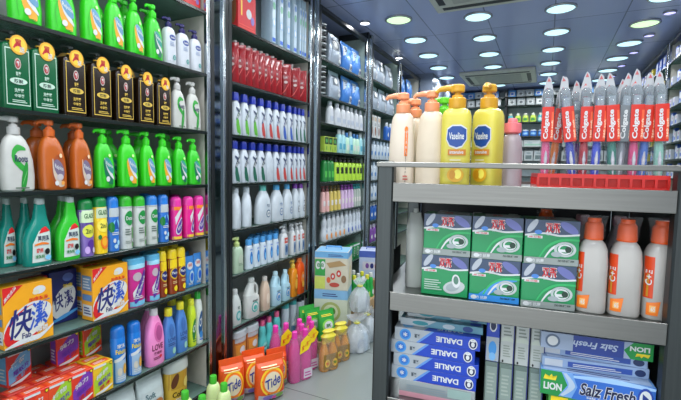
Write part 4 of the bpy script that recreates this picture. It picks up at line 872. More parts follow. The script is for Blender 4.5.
def brush(hc, hc2, tall, red, w=.0108):
    r = root('toothbrush_pack'); H = .232+tall
    p = MB(); p.prism([(-w, H-.06), (w, H-.06), (w, H-.035), (w*.5, H-.006), (0, H), (-w*.35, H-.01), (-w, H-.04)], 0, .0012, mat('#c6c7c8', .4))
    fn = lambda u, v, o: (u*w, -o, v*H)
    p.decal([(Pg([(-.6,.86),(-.1,.9),(.3,.86),(.1,.83),(-.5,.82)]), mat('#c95a54')), (Pg([(-.2,.95),(.05,.985),(.4,.95)]), mat('#b8585a')), (Sk([(-.7,.8),(-.1,.86),(.6,.82)], [.05,.02,.03]), mat('#b9b4b6')), (Lines(-.5,.76,.5,.8,2), RED if red else mat('#8a7aa8'))], fn, .0001, .0002)
    p.build('header_card', r)
    c = MB(); c.box(-w, w, 0, .001, .004, H-.061, clear('pack_film', '#eef0f1', .95, .1)); c.build('clear_back', r)
    h = MB(); h.tube([(0,-.007,.012),(0,-.008,.04),(0,-.0085,.08),(0,-.007,.12),(0,-.007,.15)], [.005,.0078,.0078,.0046,.003], hc, 10); h.tube([(0,-.0135,.03),(0,-.0152,.06),(0,-.0135,.085)], [.0012,.0034,.0012], hc2, 8); h.build('brush_handle', r)
    h = MB(); h.loft([(.15,.0035,.002,0,-.007),(.156,.0062,.0025,0,-.007),(.178,.0062,.0025,0,-.007),(.186,.003,.002,0,-.007)], hc, 14, 3); hd = h.build('brush_head', r)
    q = MB(); q.box(-.0055, .0055, -.0165, -.0092, .152, .184, mat('#dfe6ee', .6, bump=.8, scale=400)); q.build('bristles', hd)
    q = MB(); q.loft([(.1,.0098,.0085,0,-.0095),(.19,.01,.0088,0,-.0095),(.2,.009,.006,0,-.008),(.206,.004,.002,0,-.004)], BL, 18, 4); q.build('blister', r)
    q = MB(); q.loft([(.004,.008,.006,0,-.009),(.012,.0098,.0085,0,-.0095),(.099,.0098,.0085,0,-.0095)], clear('clear_sleeve', '#f1f3f4', .96, .06), 18, 4); q.build('sleeve', r)
    l = MB(); l.loft([(.095,.0108,.0022,0,-.0204),(.097,.0111,.0024,0,-.0204),(.163,.0111,.0024,0,-.0204),(.165,.0108,.0022,0,-.0204)], red_m if red else mat('#6c7376', .4), 4*4, 12)
    f2 = lambda u, v, o: (u*.0108, -.0228-o, .096+v*.065)
    l.decal([(Q(.6,.04,.97,.9,2,4), mat('#e2572a' if red else '#8a9396'))], f2, .0001, .0002)
    # lettering reads upwards
    vs, fs = T('Colgate', 0, 0, .056, .011, PI/2, .03); l.add([(-.002+x, -.0236, .128+z) for x, z in vs], fs, W_)
    vs, fs = T('360 soft', 0, 0, .036, .0032, PI/2); l.add([(.0081+x, -.0236, .12+z) for x, z in vs], fs, mat('#f0d0b0'))
    l.build('front_band', r)
    return r
red_m = mat('#c8240f', .35)
HAND = {'pink': '#e0558a', 'orange': '#e07a2a', 'navy': '#2a3fae', 'crimson': '#c22a3a', 'blue': '#3a4fc8', 'teal': '#1f7a6a', 'rose': '#d9407a', 'sky': '#4a78d0', 'mint': '#8fc4b0', 'grey': '#8a8f94', 'violet': '#7a4aae', 'amber': '#d0a03a'}
for nm, hx in HAND.items():
    KINDS['brush_'+nm] = ((lambda hx=hx, nm=nm: brush(mat(hx, .3), mat('#e8e4ea', .35), {'orange': .004, 'crimson': .008, 'rose': .006}.get(nm, 0), nm not in ('grey', 'amber', 'violet'))), 'toothbrush', f'toothbrush pack with {nm} handle')
BR = [(546.5, 'pink', .06, 0, ''), (557.5, 'orange', .085, .1, ''), (568, 'navy', .055, -.12, ''), (584.5, 'crimson', .07, .0, ''), (597.5, 'blue', .06, .02, ''), (611, 'teal', .055, -.06, ''), (634, 'rose', .06, .0, ''), (645, 'sky', .07, .04, ''), (658.5, 'mint', .06, -.03, ''),
      (622.5, 'grey', .065, .05, ''), (576, 'violet', .12, -.03, ''), (618, 'amber', .125, .04, '')]
for k, (px, nm, t, ty, _) in enumerate(BR):
    lab = f'red banded toothbrush pack with {nm} handle in the red crate' if nm not in ('grey', 'violet', 'amber') else f'toothbrush pack with grey band and {nm} handle in the red crate'
    s = cart_s(px, 125, t); onc('brush_'+nm, s-.12*ty, t, TRAY1+.0035, label=lab, group='toothbrush packs in the red crate', tilt=(R(-1.5), ty))
# -- second tray: soap boxes, gable bottle, orange capped bottles
TRAY2 = 1.2655
def soapbox(variant):
    w, d, h = .102, .07, .0915; r = root('soap_box'); MB().box(-w/2, w/2, -d/2, d/2, 0, h, mat('#1b8d52', .32), .0012).build('box_body', r, sharp=25)
    p = MB(); f = lambda u, v, o: (u*w/2, -d/2-o, v*h)
    S = [(Pg([(-1,.64),(-1,1),(1,1),(1,.7),(.4,.66),(-.2,.7)]), mat('#3a4a63', .32)), (E(-.72,.86,.24,.09,.6), mat('#c6ccd4')), (E(.62,.84,.34,.1,-.3), mat('#6a6fa8')), (Sk([(-1,.64),(-.3,.7),(.3,.66),(1,.7)], [.02,.02,.02,.02]), W_),
         (Q(-.9,.58,-.34,.64,3,1), W_), (T('48 條裝', -.62,.61,.46,.045), RED), (E(-.5,.72,.14,.05), mat('#4a86d0')),
         (T('双飛', 0.02,.83,.56,.24, 0, .05), W_), (T('双飛', 0.02,.83,.52,.22, 0, .02), mat('#c91f2a')), (T('SOAP BAR', 0,.68,.4,.035), W_)]
    if variant == 'plain': S += [(E(.42,.24,.46,.16,.1), mat('#cfd8d4')), (E(.36,.24,.28,.1,.1), mat('#9aa5a5')), (E(.5,.4,.18,.16,-.5), W_), (E(.5,.42,.11,.1,-.5), mat('#57806c')), (Lines(-.86,.14,-.1,.42,5), mat('#c9e2cf'))]
    else:
        if variant == 'blue': S += [(Sk([(-.6,.1),(-.1,.3),(.3,.5),(.9,.56)], [.05,.1,.08,.02]), mat('#3f8fd0'))]
        S += [(Sk([(-.45,.12),(-.15,.4),(.35,.56),(1,.58)], [.02,.03,.03,.02]), mat('#2fae62')), (Sk([(-.25,.12),(.02,.36),(.4,.5)], [.02,.03,.02]), W_), (Ring(.5,.36,.4,.17,.1), mat('#c9d4d0')), (Ring(.5,.36,.26,.12,.07), W_), (Q(.3,.3,.62,.36,2,1), W_), (E(.62,.36,.12,.07), mat('#1d3b2c')), (E(.2,.24,.2,.06), mat('#9aa5a5')),
              (Q(-1,.0,1,.15), mat('#2f86cf') if variant == 'blue' else mat('#8d9590')), (T('配方 抗菌', -.55,.075,.6,.08), W_), (T('加倍護理', .55,.1,.6,.05), mat('#1d2b24')), (E(-.8,.075,.12,.05), W_)]
    p.decal(S, f, .00012, .0002); p.build('front_print', r)
    q = MB(); q.decal([(Pg([(-1,.64),(-1,1),(1,1),(1,.64)]), mat('#33405c')), (Q(-.8,.1,.8,.5), mat('#1d8a50')), (Lines(-.6,.2,.6,.45,3), W_)], lambda u, v, o: (-w/2-o, -u*d/2, v*h), .0002, .0002); q.build('side_print', r)
    MB().decal([(Q(-.9,.1,.9,.9), mat('#d9ddd9')), (T('双飛', 0,.5,.4,.5), RED), (Q(-.9,.1,-.5,.9,2,2), DGREEN)], lambda u, v, o: (u*w/2, (v-.5)*d, h+o), .0002, .0002).build('top_print', r)
    return r
for v in ('grey', 'blue', 'plain'): KINDS['bar_'+v] = ((lambda v=v: soapbox(v)), 'box', 'green soap box')
SB = [(0, 'grey', 'first column from the gable bottle'), (1, 'grey', 'middle column'), (2, 'grey', 'column beside the orange capped bottles')]
SX = [.1135, .2185, .3225]; ST = [.075, .075, .07]
SN = [[('plain', 'bottom soap box with a bare soap bar picture, at the end by the gable bottle'), ('grey', 'upper soap box standing on the box with bare soap bar picture')],
      [('blue', 'bottom soap box with a blue strip, middle of the three columns'), ('grey', 'upper soap box resting on the blue strip box')],
      [('grey', 'bottom green soap box beside the orange capped bottles'), ('grey', 'upper green soap box beside the orange capped bottles')]]
for c in range(3):
    for k, (v, lab) in enumerate(SN[c]): onc('bar_'+v, SX[c]+(.002 if k else 0), ST[c]+(.002 if k else 0), TRAY2+.0005+k*.0925, R(1.5)*(1 if c == 2 else 0), label=lab, group='green soap boxes on the trolley')
@kind('gable', 'bottle', 'white')
def _():
    r = root('refill_bottle'); m = mat('#c9ccc4', .25, sub=.2)
    b = MB(); b.loft([(0,.019,.019),(.005,.021,.021),(.145,.0205,.0205),(.165,.016,.012),(.18,.013,.006)], m, 26, 4); b.build('bottle_body', r)
    MB().lathe([(.006,.179),(.0065,.183),(.006,.19),(.003,.191)], m, 12).build('cap', r); return r
onc('gable', .036, .1, TRAY2, .3, label='plain white translucent refill bottle beside the green soap boxes')
def ocap(name):
    r = root('vitamin_lotion_bottle'); SHK = 'lotion'
    b = MB(); body_mesh(b, 'lotion', .0285, .024, .15, mat('#c2bdb5', .16, trans=.15), 32); b.build('bottle_body', r)
    f = front_fn('lotion', .0285, .024, .15)
    MB().decal([(Q(-.98,.28,-.55,.82), mat('#d2400f')), (Q(-.97,.3,-.8,.6,2,4), mat('#c98a2a')), (T('C+E', -.8,.55,.2,.3, PI/2), W_), (Pg([(-.85,.06),(-.22,.06),(-.1,.25),(-.85,.22)]), ORANGE), (Q(-.7,.1,-.35,.19,3,2), mat('#f0b060')), (T('65', -.5,.145,.24,.06), W_)], f, .0002, .0006).build('label_print', r)
    MB().lathe([(.0165,.148),(.0178,.15),(.0165,.178),(.014,.183),(.0125,.184),(.0125,.192)], mat('#f05800', .35), 26).build('cap', r)
    w = MB(); body = [(.151,.0185,.0178),(.155,.0205,.0195),(.177,.0205,.019),(.186,.023,.014),(.197,.026,.008)]; w.loft(body, clear('crinkled_film', '#f4f6f6', .965, .12), 20, 2.2, cap=False); w.build('film_wrap', r)
    return r
KINDS['ocap'] = (lambda: ocap(0), 'bottle', 'bottle')
for s_, tu, lab in ((.4055, -.12, 'white vitamin bottle with orange cap, the one touching the soap boxes'), (.464, -.1, 'white vitamin bottle with orange cap, middle of three'), (.5225, .0, 'white vitamin bottle with orange cap, by the trolley post')):
    onc('ocap', s_, .062, TRAY2, tu, label=lab, group='orange capped bottles on the trolley')
@kind('back_green', 'detergent', 'green')
def _(): return bottle('cleaner_bottle', 'jug', .03, .025, .155, mat('#1f8a4a', .3), [(E(0,.6,.5,.2), W_)], ('cap', mat('#e3e6e0', .35), .012, .02), N=20)
@kind('back_grey', 'detergent', 'grey')
def _(): return bottle('cleaner_bottle', 'jug', .03, .025, .165, mat('#9a8f94', .3), [(E(0,.6,.5,.2), mat('#c06a7a'))], ('cap', mat('#a8757e', .35), .014, .02), N=20)
for k in range(3): onc('back_green', .09+k*.085, .22, TRAY2, label=f'green cleaner bottle hidden behind the soap boxes, {ORD[k]} from the gable bottle', group='green cleaner bottles behind the soap boxes')
onc('ocap', .335, .22, TRAY2, label='white vitamin bottle with orange cap, alone behind the soap boxes')
for k in range(2): onc('back_grey', .41+k*.075, .2, TRAY2, label=f'grey bottle with dusky cap behind the orange capped bottles, {"soap box side" if k == 0 else "post side"}', group='grey bottles behind the orange capped ones')
# -- third tray: toothpaste
TRAY3 = 1.0185
def pastebox(w, h, d, base, prints, tops, end=None):
    r = root('toothpaste_box'); MB().box(-w/2, w/2, -d/2, d/2, 0, h, base, .0008).build('box_body', r, sharp=25)
    MB().decal(prints, lambda u, v, o: (u*w/2, -d/2-o, v*h), .00012, .0002).build('front_print', r)
    if tops: MB().decal(tops, lambda u, v, o: (u*w/2, (v-.5)*d, h+o), .00012, .0002).build('top_print', r)
    if end: MB().decal(end, lambda u, v, o: (w/2+o, u*d/2, v*h), .00012, .0002).build('end_print', r)
    return r
BLU = mat('#1a3fae', .3); SIL = mat('#bcc4c9', .3)
darlie = [(Pg([(-1,0),(-.42,0),(-.1,1),(-1,1)]), SIL), (Sk([(-.44,0),(-.26,.5),(-.08,1)], [.03,.04,.03]), mat('#5f8fd0')), (E(-.74,.5,.14,.44), mat('#3f8fd0')), (E(-.74,.5,.1,.32), mat('#2a6fc0')), (T('*', -.74,.5,.1,.34), W_), (T('雙重', -.45,.5,.13,.3, PI), mat('#2f3f4a')),
          (T('DARLIE', .3,.5,.6,.42, PI, .03), W_), (E(.84,.5,.1,.4), W_), (E(.84,.5,.08,.32), mat('#101c4a')), (E(.84,.46,.04,.18), W_), (Q(.79,.66,.89,.8,2,1), W_)]
KINDS['darlie'] = (lambda: pastebox(.19, .0302, .042, BLU, darlie, [(Pg([(-1,0),(-.3,0),(-.1,1),(-1,1)]), SIL), (E(-.7,.5,.14,.4), mat('#4a9ad0')), (T('DARLIE', .3,.5,.6,.4, PI), W_)], [(E(0,.5,.4,.36), W_), (E(0,.5,.3,.26), mat('#101c4a')), (T('D', 0,.5,.3,.3), W_)]), 'toothpaste', 'box')
sil = [(Q(-1,.0,1,.3), mat('#c48a94')), (Lines(-.8,.4,.6,.8,3), mat('#6f7f86')), (Q(.3,.4,.9,.9,3,2), mat('#8fa8a0'))]
KINDS['paste_silver'] = (lambda: pastebox(.17, .04, .042, mat('#a9b0b0', .25, metal=.4), sil, sil), 'toothpaste', 'box')
KINDS['paste_teal'] = (lambda: pastebox(.185, .017, .04, mat('#5f93a4', .3), [(Pg([(-1,0),(-.42,0),(-.1,1),(-1,1)]), mat('#cfd9dc')), (E(-.5,.5,.2,.3), mat('#2f8f9a')), (E(.2,.5,.15,.34), mat('#c9d8de')), (E(.65,.5,.12,.4), mat('#1a3f7e'))], [(Q(-.9,.1,-.4,.9,2,2), W_), (E(-.6,.5,.14,.3), mat('#2f8f9a')), (E(0,.5,.15,.34), mat('#bcd4da')), (E(.4,.5,.15,.34), mat('#9fb8c8')), (Q(.7,.1,.95,.9,2,2), BLU)]), 'toothpaste', 'box')
onc('paste_silver', .105, .054, TRAY3+.0005, label='silver and pink toothpaste box at the very bottom of the blue toothpaste stack')
DZ = TRAY3+.041
for k, (ds, lab) in enumerate(((-.002, 'blue and white toothpaste box, lowest blue one of the stack'), (.002, 'blue and white toothpaste box, second from the bottom of the blue stack'), (-.007, 'blue and white toothpaste box pushed towards the post, third in the stack'), (.003, 'blue and white toothpaste box, topmost of the four blue ones'))):
    onc('darlie', .098+ds, .054, DZ+k*.0308, 0, label=lab, group='upside down blue toothpaste boxes')
onc('paste_teal', .108, .072, DZ+4*.0308, 0, label='teal and white toothpaste box lying just above the blue stack')
onc('paste_teal', .12, .09, DZ+4*.0308+.0175, .05, label='teal and white toothpaste box crowning the stack under the tray')
def upright(c, prints): 
    return carton_mesh('toothpaste_box', .028, .04, .103, c, prints, None, None)
KINDS['up_silver'] = (lambda: upright(mat('#c4cac2', .25), [(Q(-.9,.02,.9,.98), mat('#cfd4cd')), (Lines(-.6,.62,.6,.92,4), mat('#7d857d')), (Sk([(-.9,.52),(0,.56),(.9,.52)], [.03,.06,.03]), mat('#d8e0cf')), (Lines(-.6,.16,.5,.44,5), mat('#8f988c')), (Q(.86,0,1,1,1,4), NAVY), (E(-.6,.06,.14,.03), BLACK)]), 'toothpaste', 'box')
KINDS['up_blue'] = (lambda: upright(BLU, [(E(0,.8,.55,.14), W_), (E(0,.8,.4,.1), mat('#101c4a')), (Q(-.95,.02,.95,.55), SIL), (E(0,.3,.6,.16), mat('#3f8fd0')), (E(0,.12,.5,.09), mat('#7ab4e0'))]), 'toothpaste', 'box')
KINDS['up_green'] = (lambda: upright(mat('#6f7f76', .25), [(Q(-.8,.1,.8,.9), mat('#8a9a90')), (Lines(-.6,.3,.5,.8,6), mat('#a5b0a4')), (Q(.86,0,1,1,1,4), NAVY)]), 'toothpaste', 'box')
for row, (z, kk) in enumerate(((TRAY3+.0005, 'up_green'), (TRAY3+.1045, 'up_silver'))):
    for k in range(4):
        s = .222+k*.0305; key = 'up_blue' if (row == 1 and k == 0) else kk
        nm = {'up_blue': 'upright blue toothpaste box beside the lying blue stack', 'up_silver': f'upright silver toothpaste box, {ORD[k-1]} after the upright blue one', 'up_green': f'upright grey green toothpaste box on the lowest tray, {ORD[k]} from the lying blue stack'}[key]
        onc(key, s, .08, z, label=nm, group={'up_silver': 'upright silver toothpaste boxes', 'up_green': 'upright grey green toothpaste boxes'}.get(key))
lion = [(Pg([(-1,0),(-.66,0),(-.5,.5),(-.62,1),(-1,1)]), mat('#178a3f')), (Pg([(-.95,.62),(-.92,.82),(-.86,.7),(-.8,.86),(-.76,.7),(-.7,.82),(-.72,.62)]), mat('#e8d02a')), (T('LION', -.77,.36,.34,.3, 0, .04), W_), (Sk([(-.6,.05),(-.42,.5),(-.56,.98)], [.03,.06,.03]), mat('#c9dcf0')),
        (Pg([(-.42,0),(1,0),(1,1),(-.42,1),(-.32,.5)]), mat('#2c66bd')), (Sk([(-.4,.9),(.3,.96),(1,.9)], [.05,.1,.05]), mat('#9fc4ea')), (T('Salz Fresh', .2,.47,.98,.52, 0, .07, .2), W_), (T('Salz Fresh', .2,.47,.96,.5, 0, .025, .2), mat('#0a1540')), (T('salz power', .1,.15,.5,.12), W_), (E(.84,.5,.13,.42), mat('#1a3f9a')), (E(.84,.5,.1,.32), W_), (Pg([(.79,.3),(.79,.7),(.91,.5)]), mat('#1a2f7a'))]
lionflip = [(([(-x, 1-y) for x, y in sh[0]], sh[1]), m) for sh, m in [(Q(-1,0,1,1), mat('#98a6bc'))]+lion[:3]+[(Q(-.5,0,.4,1), mat('#2a3f8a')), (T('Salz Fresh', 0,.5,.8,.4, 0, .02, .2), mat('#c9d6ea')), (E(.78,.5,.14,.42), mat('#5a6a80')), (E(.78,.5,.1,.3), W_)]]
KINDS['lion'] = (lambda: pastebox(.2, .052, .04, mat('#6f9fd8', .3), lion, [(Q(-.95,.1,.95,.9), mat('#a9c0de')), (Lines(-.5,.3,.6,.7,2), NAVY)]), 'toothpaste', 'box')
KINDS['lion_flip'] = (lambda: pastebox(.2, .034, .04, mat('#8fa0bc', .3), lionflip, None), 'toothpaste', 'box')
KINDS['paste_blue'] = (lambda: pastebox(.195, .0205, .04, mat('#93a9c9', .22), [(Q(-.95,.1,-.6,.8,2,2), mat('#d8dee4')), (Q(-.5,.2,.7,.75), mat('#2f4f9e')), (Lines(-.4,.3,.5,.65,2), W_), (E(.84,.5,.1,.35), mat('#1d2f5a'))], [(Q(-.9,.1,.9,.9), mat('#b5c4da')), (Lines(-.6,.3,.6,.7,2), NAVY)]), 'toothpaste', 'box')
KINDS['paste_lime'] = (lambda: pastebox(.18, .067, .04, mat('#4a9a3a', .3), [(Q(-.95,.6,-.6,.95,2,2), YEL), (Q(-.5,.1,.9,.6), mat('#b9c43a')), (Lines(-.4,.2,.7,.5,2), W_)], None), 'toothpaste', 'box')
LX = .416
onc('paste_lime', LX+.01, .05, TRAY3+.0005, -.02, label='green and yellow toothpaste box under the one with a green arrow end')
onc('lion', LX+.003, .045, TRAY3+.0682, -.03, label='big blue toothpaste box with green arrow end, facing the aisle')
onc('paste_blue', LX+.002, .07, TRAY3+.1207, .05, label='silver blue toothpaste box lying on the green ended box')
onc('paste_blue', LX+.0, .078, TRAY3+.1417, -.04, label='silver blue toothpaste box just below the upside down green ended box')
onc('lion_flip', LX+.0, .06, TRAY3+.1627, .015, label='upside down toothpaste box with green end, directly under the tray')
# ------------------------------------------------------------------ goods on the wall racks
def rack_y(px, x, z):
    a = (px-CX)/F_PX; n = RT-FW*a
    return -(x*n.x+(z-CAM_H)*n.z)/n.y
HANDW = {1: 'nearest rack', 2: 'second rack', 3: 'third rack', 4: 'fourth rack', 5: 'fifth rack'}
FX = {1: (1.04, 1.04, 1.12), 2: (1.02, 1.0, 1.12), 3: (1, 1, 1.04), 4: (1, 1, 1.05), 5: (1, 1, 1)}
CANS = ('dettol_green', 'dettol_blue', 'spray_blue', 'glade_purple', 'glade_yellow', 'lotion_navy', 'powder_box', 'powder_navy', 'blue_wash', 'grip_white', 'grip_blue', 'beige_bottle', 'tissue', 'red_carton', 'white_tealdot', 'bulk', 'bulk_pink', 'coffee_tub')
LVN = {2.48: 'top shelf', 2.11: 'second shelf', 1.76: 'third shelf', 1.43: 'fourth shelf', 1.11: 'fifth shelf', .79: 'sixth shelf', .42: 'seventh shelf', .1: 'base shelf'}
LVN3 = {2.56: 'top shelf', 2.05: 'second shelf', 2.12: 'second shelf', 1.76: 'third shelf', 1.43: 'fourth shelf', 1.5: 'fourth shelf', 1.11: 'fifth shelf', 1.25: 'fifth shelf', .86: 'sixth shelf', .95: 'sixth shelf', .5: 'seventh shelf', .62: 'seventh shelf', .1: 'base shelf'}
RK = {1: (.5, 2.03), 2: (2.2, 3.28), 3: (3.42, 4.55), 4: (4.7, 5.72), 5: (5.78, 6.8)}
SIZES = {}
def size_of(key):
    """half width, half depth and height of one kind, from its finished meshes"""
    if key not in SIZES:
        if key not in PROTO: PROTO[key] = KINDS[key][0](); PROTO[key].location = (0, 0, -50); PENDING.append(key)
        P = []
        def walk(o):
            for c in o.children:
                P.extend(v.co for v in c.data.vertices); walk(c)
        walk(PROTO[key]); SIZES[key] = (max(abs(p.x) for p in P), max(abs(p.y) for p in P), max(p.z for p in P))
    return SIZES[key]
def clear_height(rk, z):
    L = sorted((LV if rk < 3 else LV3 if rk == 3 else LV4)+[.1, 2.99])
    return min([l for l in L if l > z+.02])-z-.026
def shelf_row(rk, z, items, back=0.0, h=.1, base=.05, back_word='', turn=PI/2):
    x = XL-base-back; names = LVN if rk < 3 else LVN3; row = []; y0, y1 = RK[rk]
    for it in items:
        px, key = it[:2]; sc = it[2] if len(it) > 2 else 1; tr = (it[3] if len(it) > 3 else 0)+turn-PI/2
        sc = sc if isinstance(sc, tuple) else (sc,)*3; f = FX[rk]; f = (f[0], f[1], 1.04 if key in CANS else f[2])
        sc = [a*b for a, b in zip(sc, f)]; w, d, t = size_of(key); sc[2] = min(sc[2], clear_height(rk, z)/t)
        sc[1] = min(sc[1], (base+back-.008)/d if not back else 9)
        hw = abs(math.cos(tr))*w*sc[0]+abs(math.sin(tr))*d*sc[1]
        y = min(max(rack_y(px, x, z+h), y0+.034+hw), y1-.034-hw); row.append([y, key, sc, tr, hw])
    row.sort(key=lambda a: a[0])
    for a, b in zip(row[-2::-1], row[:0:-1]):   # make room at the far end of the shelf
        a[0] = min(a[0], b[0]-.62*(a[4]+b[4])*(1 if abs(turn-PI/2) < .5 else .75))
    if abs(turn-PI/2) < .5:
        for a, b in zip(row, row[1:]):      # neighbours that would press into each other get slimmer
            g = b[0]-a[0]-.0015
            if a[4]+b[4] > g > .02:
                q = g/(a[4]+b[4])
                for r_ in (a, b): r_[2][0] *= q; r_[4] *= q
    for y, key, sc, tr, hw in row:
        put(key, x, y, z+.0015, PI/2+tr, where=(f'{names[z]} back, {HANDW[rk]}' if back_word.startswith('back') else f'{names[z]} inside, {HANDW[rk]}' if back_word else f'{names[z]} of {HANDW[rk]}'), order=y, scale=tuple(sc))
def spread(p0, p1, keys, x=XL-.05, z=1.5):
    """evenly spaced in the shop between two columns of the view"""
    y0, y1 = rack_y(p0, x, z), rack_y(p1, x, z); n = len(keys); out = []
    for k, key in enumerate(keys):
        y = y0+(y1-y0)*(k/(n-1) if n > 1 else .5); d = Vector((x, y, z))-CAMP
        out.append((CX+F_PX*d.dot(RT)/d.dot(FW), key))
    return out
# nearest rack
shelf_row(1, 2.48, [(199, 'red_carton', .62)], base=.08)
shelf_row(1, 2.11, [(24, 'green_orange'), (61, 'green_orange', (1.05, 1, 1)), (91, 'green_orange'), (114, 'green_orange'), (134.5, 'green_orange'), (153.5, 'green_mint'), (168.5, 'lotion_navy'), (182, 'lotion_navy', .97), (194.5, 'lotion_navy', .94)])
shelf_row(1, 2.11, [(60, 'green_orange'), (95, 'green_orange'), (126, 'green_mint'), (150, 'green_mint')], back=.09, back_word='back row of ')
shelf_row(1, 1.76, [(13.5, 'herb_green'), (42, 'herb_green'), (71.5, 'herb_black'), (98, 'herb_black'), (121.5, 'herb_black', .97), (143, 'herb_black', .94), (160.8, 'herb_black', .92), (178, 'white_leaf', (.8, .85, .97)), (193, 'white_leaf', (.8, .85, .95))])
shelf_row(1, 1.76, [(20, 'herb_green'), (60, 'herb_black'), (95, 'herb_black'), (125, 'herb_black')], back=.1, back_word='back row of ')
shelf_row(1, 1.43, [(17, 'white_leaf', (1.0, 1, 1.02)), (52, 'orange_pump', (1.02, 1, 1)), (81, 'orange_pump', .97), (104, 'green_mint', (1, 1, .98)), (127.5, 'green_orange', (1.12, 1, 1)), (147, 'green_orange'), (163.5, 'green_orange'), (179.5, 'green_mint', .97), (193.5, 'green_mint', .95)])
shelf_row(1, 1.43, [(40, 'orange_pump'), (76, 'orange_pump', .97), (110, 'green_mint'), (140, 'green_orange'), (168, 'green_mint')], back=.1, back_word='back row of ')
shelf_row(1, 1.11, [(36.5, 'cleaner_teal'), (67, 'cleaner_green'), (85.5, 'glade_purple'), (99.5, 'glade_yellow'), (112, 'spray_blue'), (125, 'dettol_green'), (138.5, 'dettol_green', .98), (151, 'dettol_blue', .98), (162.5, 'spray_blue', .98), (175.5, 'vanish_spray', .98), (187.5, 'vanish_spray', .97, .5), (198.5, 'vanish_spray', .97)])
shelf_row(1, 1.11, [(6, 'cleaner_teal'), (23, 'cleaner_teal'), (60, 'cleaner_green'), (92, 'glade_purple'), (120, 'dettol_green'), (145, 'dettol_blue'), (175, 'vanish_spray')], back=.085, back_word='back row of ')
shelf_row(1, .79, [(23.5, 'powder_box'), (105.5, 'powder_box', 1), (134, 'vanish_tub', 1.0), (151.5, 'vanish_tub', (.85, .95, 1)), (161.5, 'polish_can', .96), (171.5, 'polish_can', .96), (180, 'polish_can', .96), (189.3, 'blue_box', (.72, .8, .98)), (197.3, 'blue_box', (.72, .8, 1.02))], base=.06)
shelf_row(1, .79, [(60, 'powder_navy'), (34, 'powder_red', (.8, 1, 1)), (96.5, 'powder_box', 1), (150, 'vanish_tub'), (163, 'polish_can'), (173, 'polish_can'), (189, 'blue_box')], back=.115, back_word='back row of ')
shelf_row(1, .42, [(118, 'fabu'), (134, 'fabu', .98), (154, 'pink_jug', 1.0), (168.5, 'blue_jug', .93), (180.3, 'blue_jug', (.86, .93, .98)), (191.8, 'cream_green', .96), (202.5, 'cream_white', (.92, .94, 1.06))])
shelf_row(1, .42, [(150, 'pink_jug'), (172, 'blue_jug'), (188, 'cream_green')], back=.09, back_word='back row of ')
K5 = ['mat_red', 'mat_lime', 'mat_violet', 'mat_yellow', 'mat_blue']
def carton_run(z, items, xo, word):
    for px, key, tr in items:
        x = XL-xo; y = rack_y(px, x, z+.06)
        put(key, x, y, z, PI/2+tr, where=word, order=y, scale=1.22)
carton_run(.4215, [(5, 'mat_red', 0), (33, 'mat_red', 0), (57, 'mat_lime', .0), (79, 'mat_violet', 0), (99.5, 'mat_yellow', 0)], .04, 'front line, seventh shelf, nearest rack')
carton_run(.4215, [(18, 'mat_red', 0), (44, 'mat_red', 0), (68, 'mat_red', 0), (91, 'mat_yellow', 0)], .105, 'second line, seventh shelf, nearest rack')
carton_run(.4215, [(26, 'mat_red', 0), (52, 'mat_red', 0), (76, 'mat_yellow', 0)], .17, 'third line, seventh shelf, nearest rack')
carton_run(.4215, [(33, 'mat_blue', 0), (60, 'mat_violet', 0), (84, 'mat_lime', 0)], .24, 'last line, seventh shelf, nearest rack')
carton_run(.5755, [(15, 'mat_blue', .12), (65, 'mat_violet', -.1), (88.5, 'mat_lime', .1)], .17, 'upper layer, seventh shelf, nearest rack')
shelf_row(1, .1, [(92, 'bulk_pink', .9), (121, 'bulk', .95), (149, 'bulk', .97), (175, 'coffee_tub', (.9, .9, 1.25))], base=.07)
for k, (x, y) in enumerate(((-1.79, 1.69), (-1.67, 1.7), (-1.775, 1.9), (-1.655, 1.86))):
    put('lime_bottle', x, y, 0, PI/2, label=['pale lime bottle with bright green cap on the floor, closest to the shop front', 'pale lime bottle with bright green cap on the floor, aisle side near shop front', 'pale lime bottle with bright green cap on the floor, beside the mirror strip', 'pale lime bottle with bright green cap on the floor, nearest the orange powder bags'][k], group='lime bottles on the floor by the mirror strip')
# second rack
shelf_row(2, 2.48, [(241.5, 'red_carton', (.95, 1, 1.15))], base=.09)
shelf_row(2, 2.48, spread(268, 308, ['tissue']*7, z=2.7), base=.09)
shelf_row(2, 2.11, spread(231.5, 275.5, ['red_pouch']*8, z=2.2)+spread(285, 303, ['red_pouch']*3, z=2.2), turn=PI/2-1.0, base=.06)
shelf_row(2, 2.11, spread(236, 292, ['red_pouch']*7, x=XL-.17, z=2.2), back=.11, back_word='back row of ', turn=PI/2-1.0, base=.06)
shelf_row(2, 1.76, spread(235, 306, ['soap_leaf']*3+['soap_red']*3+['soap_blue']*2+['soap_dark']*3, z=1.86))
shelf_row(2, 1.76, spread(238, 302, ['soap_leaf']*4+['soap_blue']*5, x=XL-.125, z=1.86), back=.075, back_word='back row of ')
shelf_row(2, 1.43, spread(234, 306.5, ['soap_dark']*4+['soap_plain']+['soap_red']*6, z=1.53))
shelf_row(2, 1.43, spread(238, 302, ['soap_dark']*4+['soap_red']*5, x=XL-.125, z=1.53), back=.075, back_word='back row of ')
shelf_row(2, 1.11, [(233, 'jug_white', .95, .5), (246, 'jug_white', .95, .6), (262.5, 'jug_teal', (1.2, 1, 1.02)), (276, 'jug_blue', (1.1, 1, 1)), (286.5, 'jug_blue', (1.05, 1, .97)), (297, 'jug_purple', (1.05, .95, 1.03)), (305.8, 'jug_purple', (1, .95, 1.03))])
shelf_row(2, .79, [(236.5, 'pale_pump', 1.0)]+spread(248.5, 275, ['blue_wash']*5, z=.89)+spread(283, 307, ['white_pump_red']*4, z=.89))
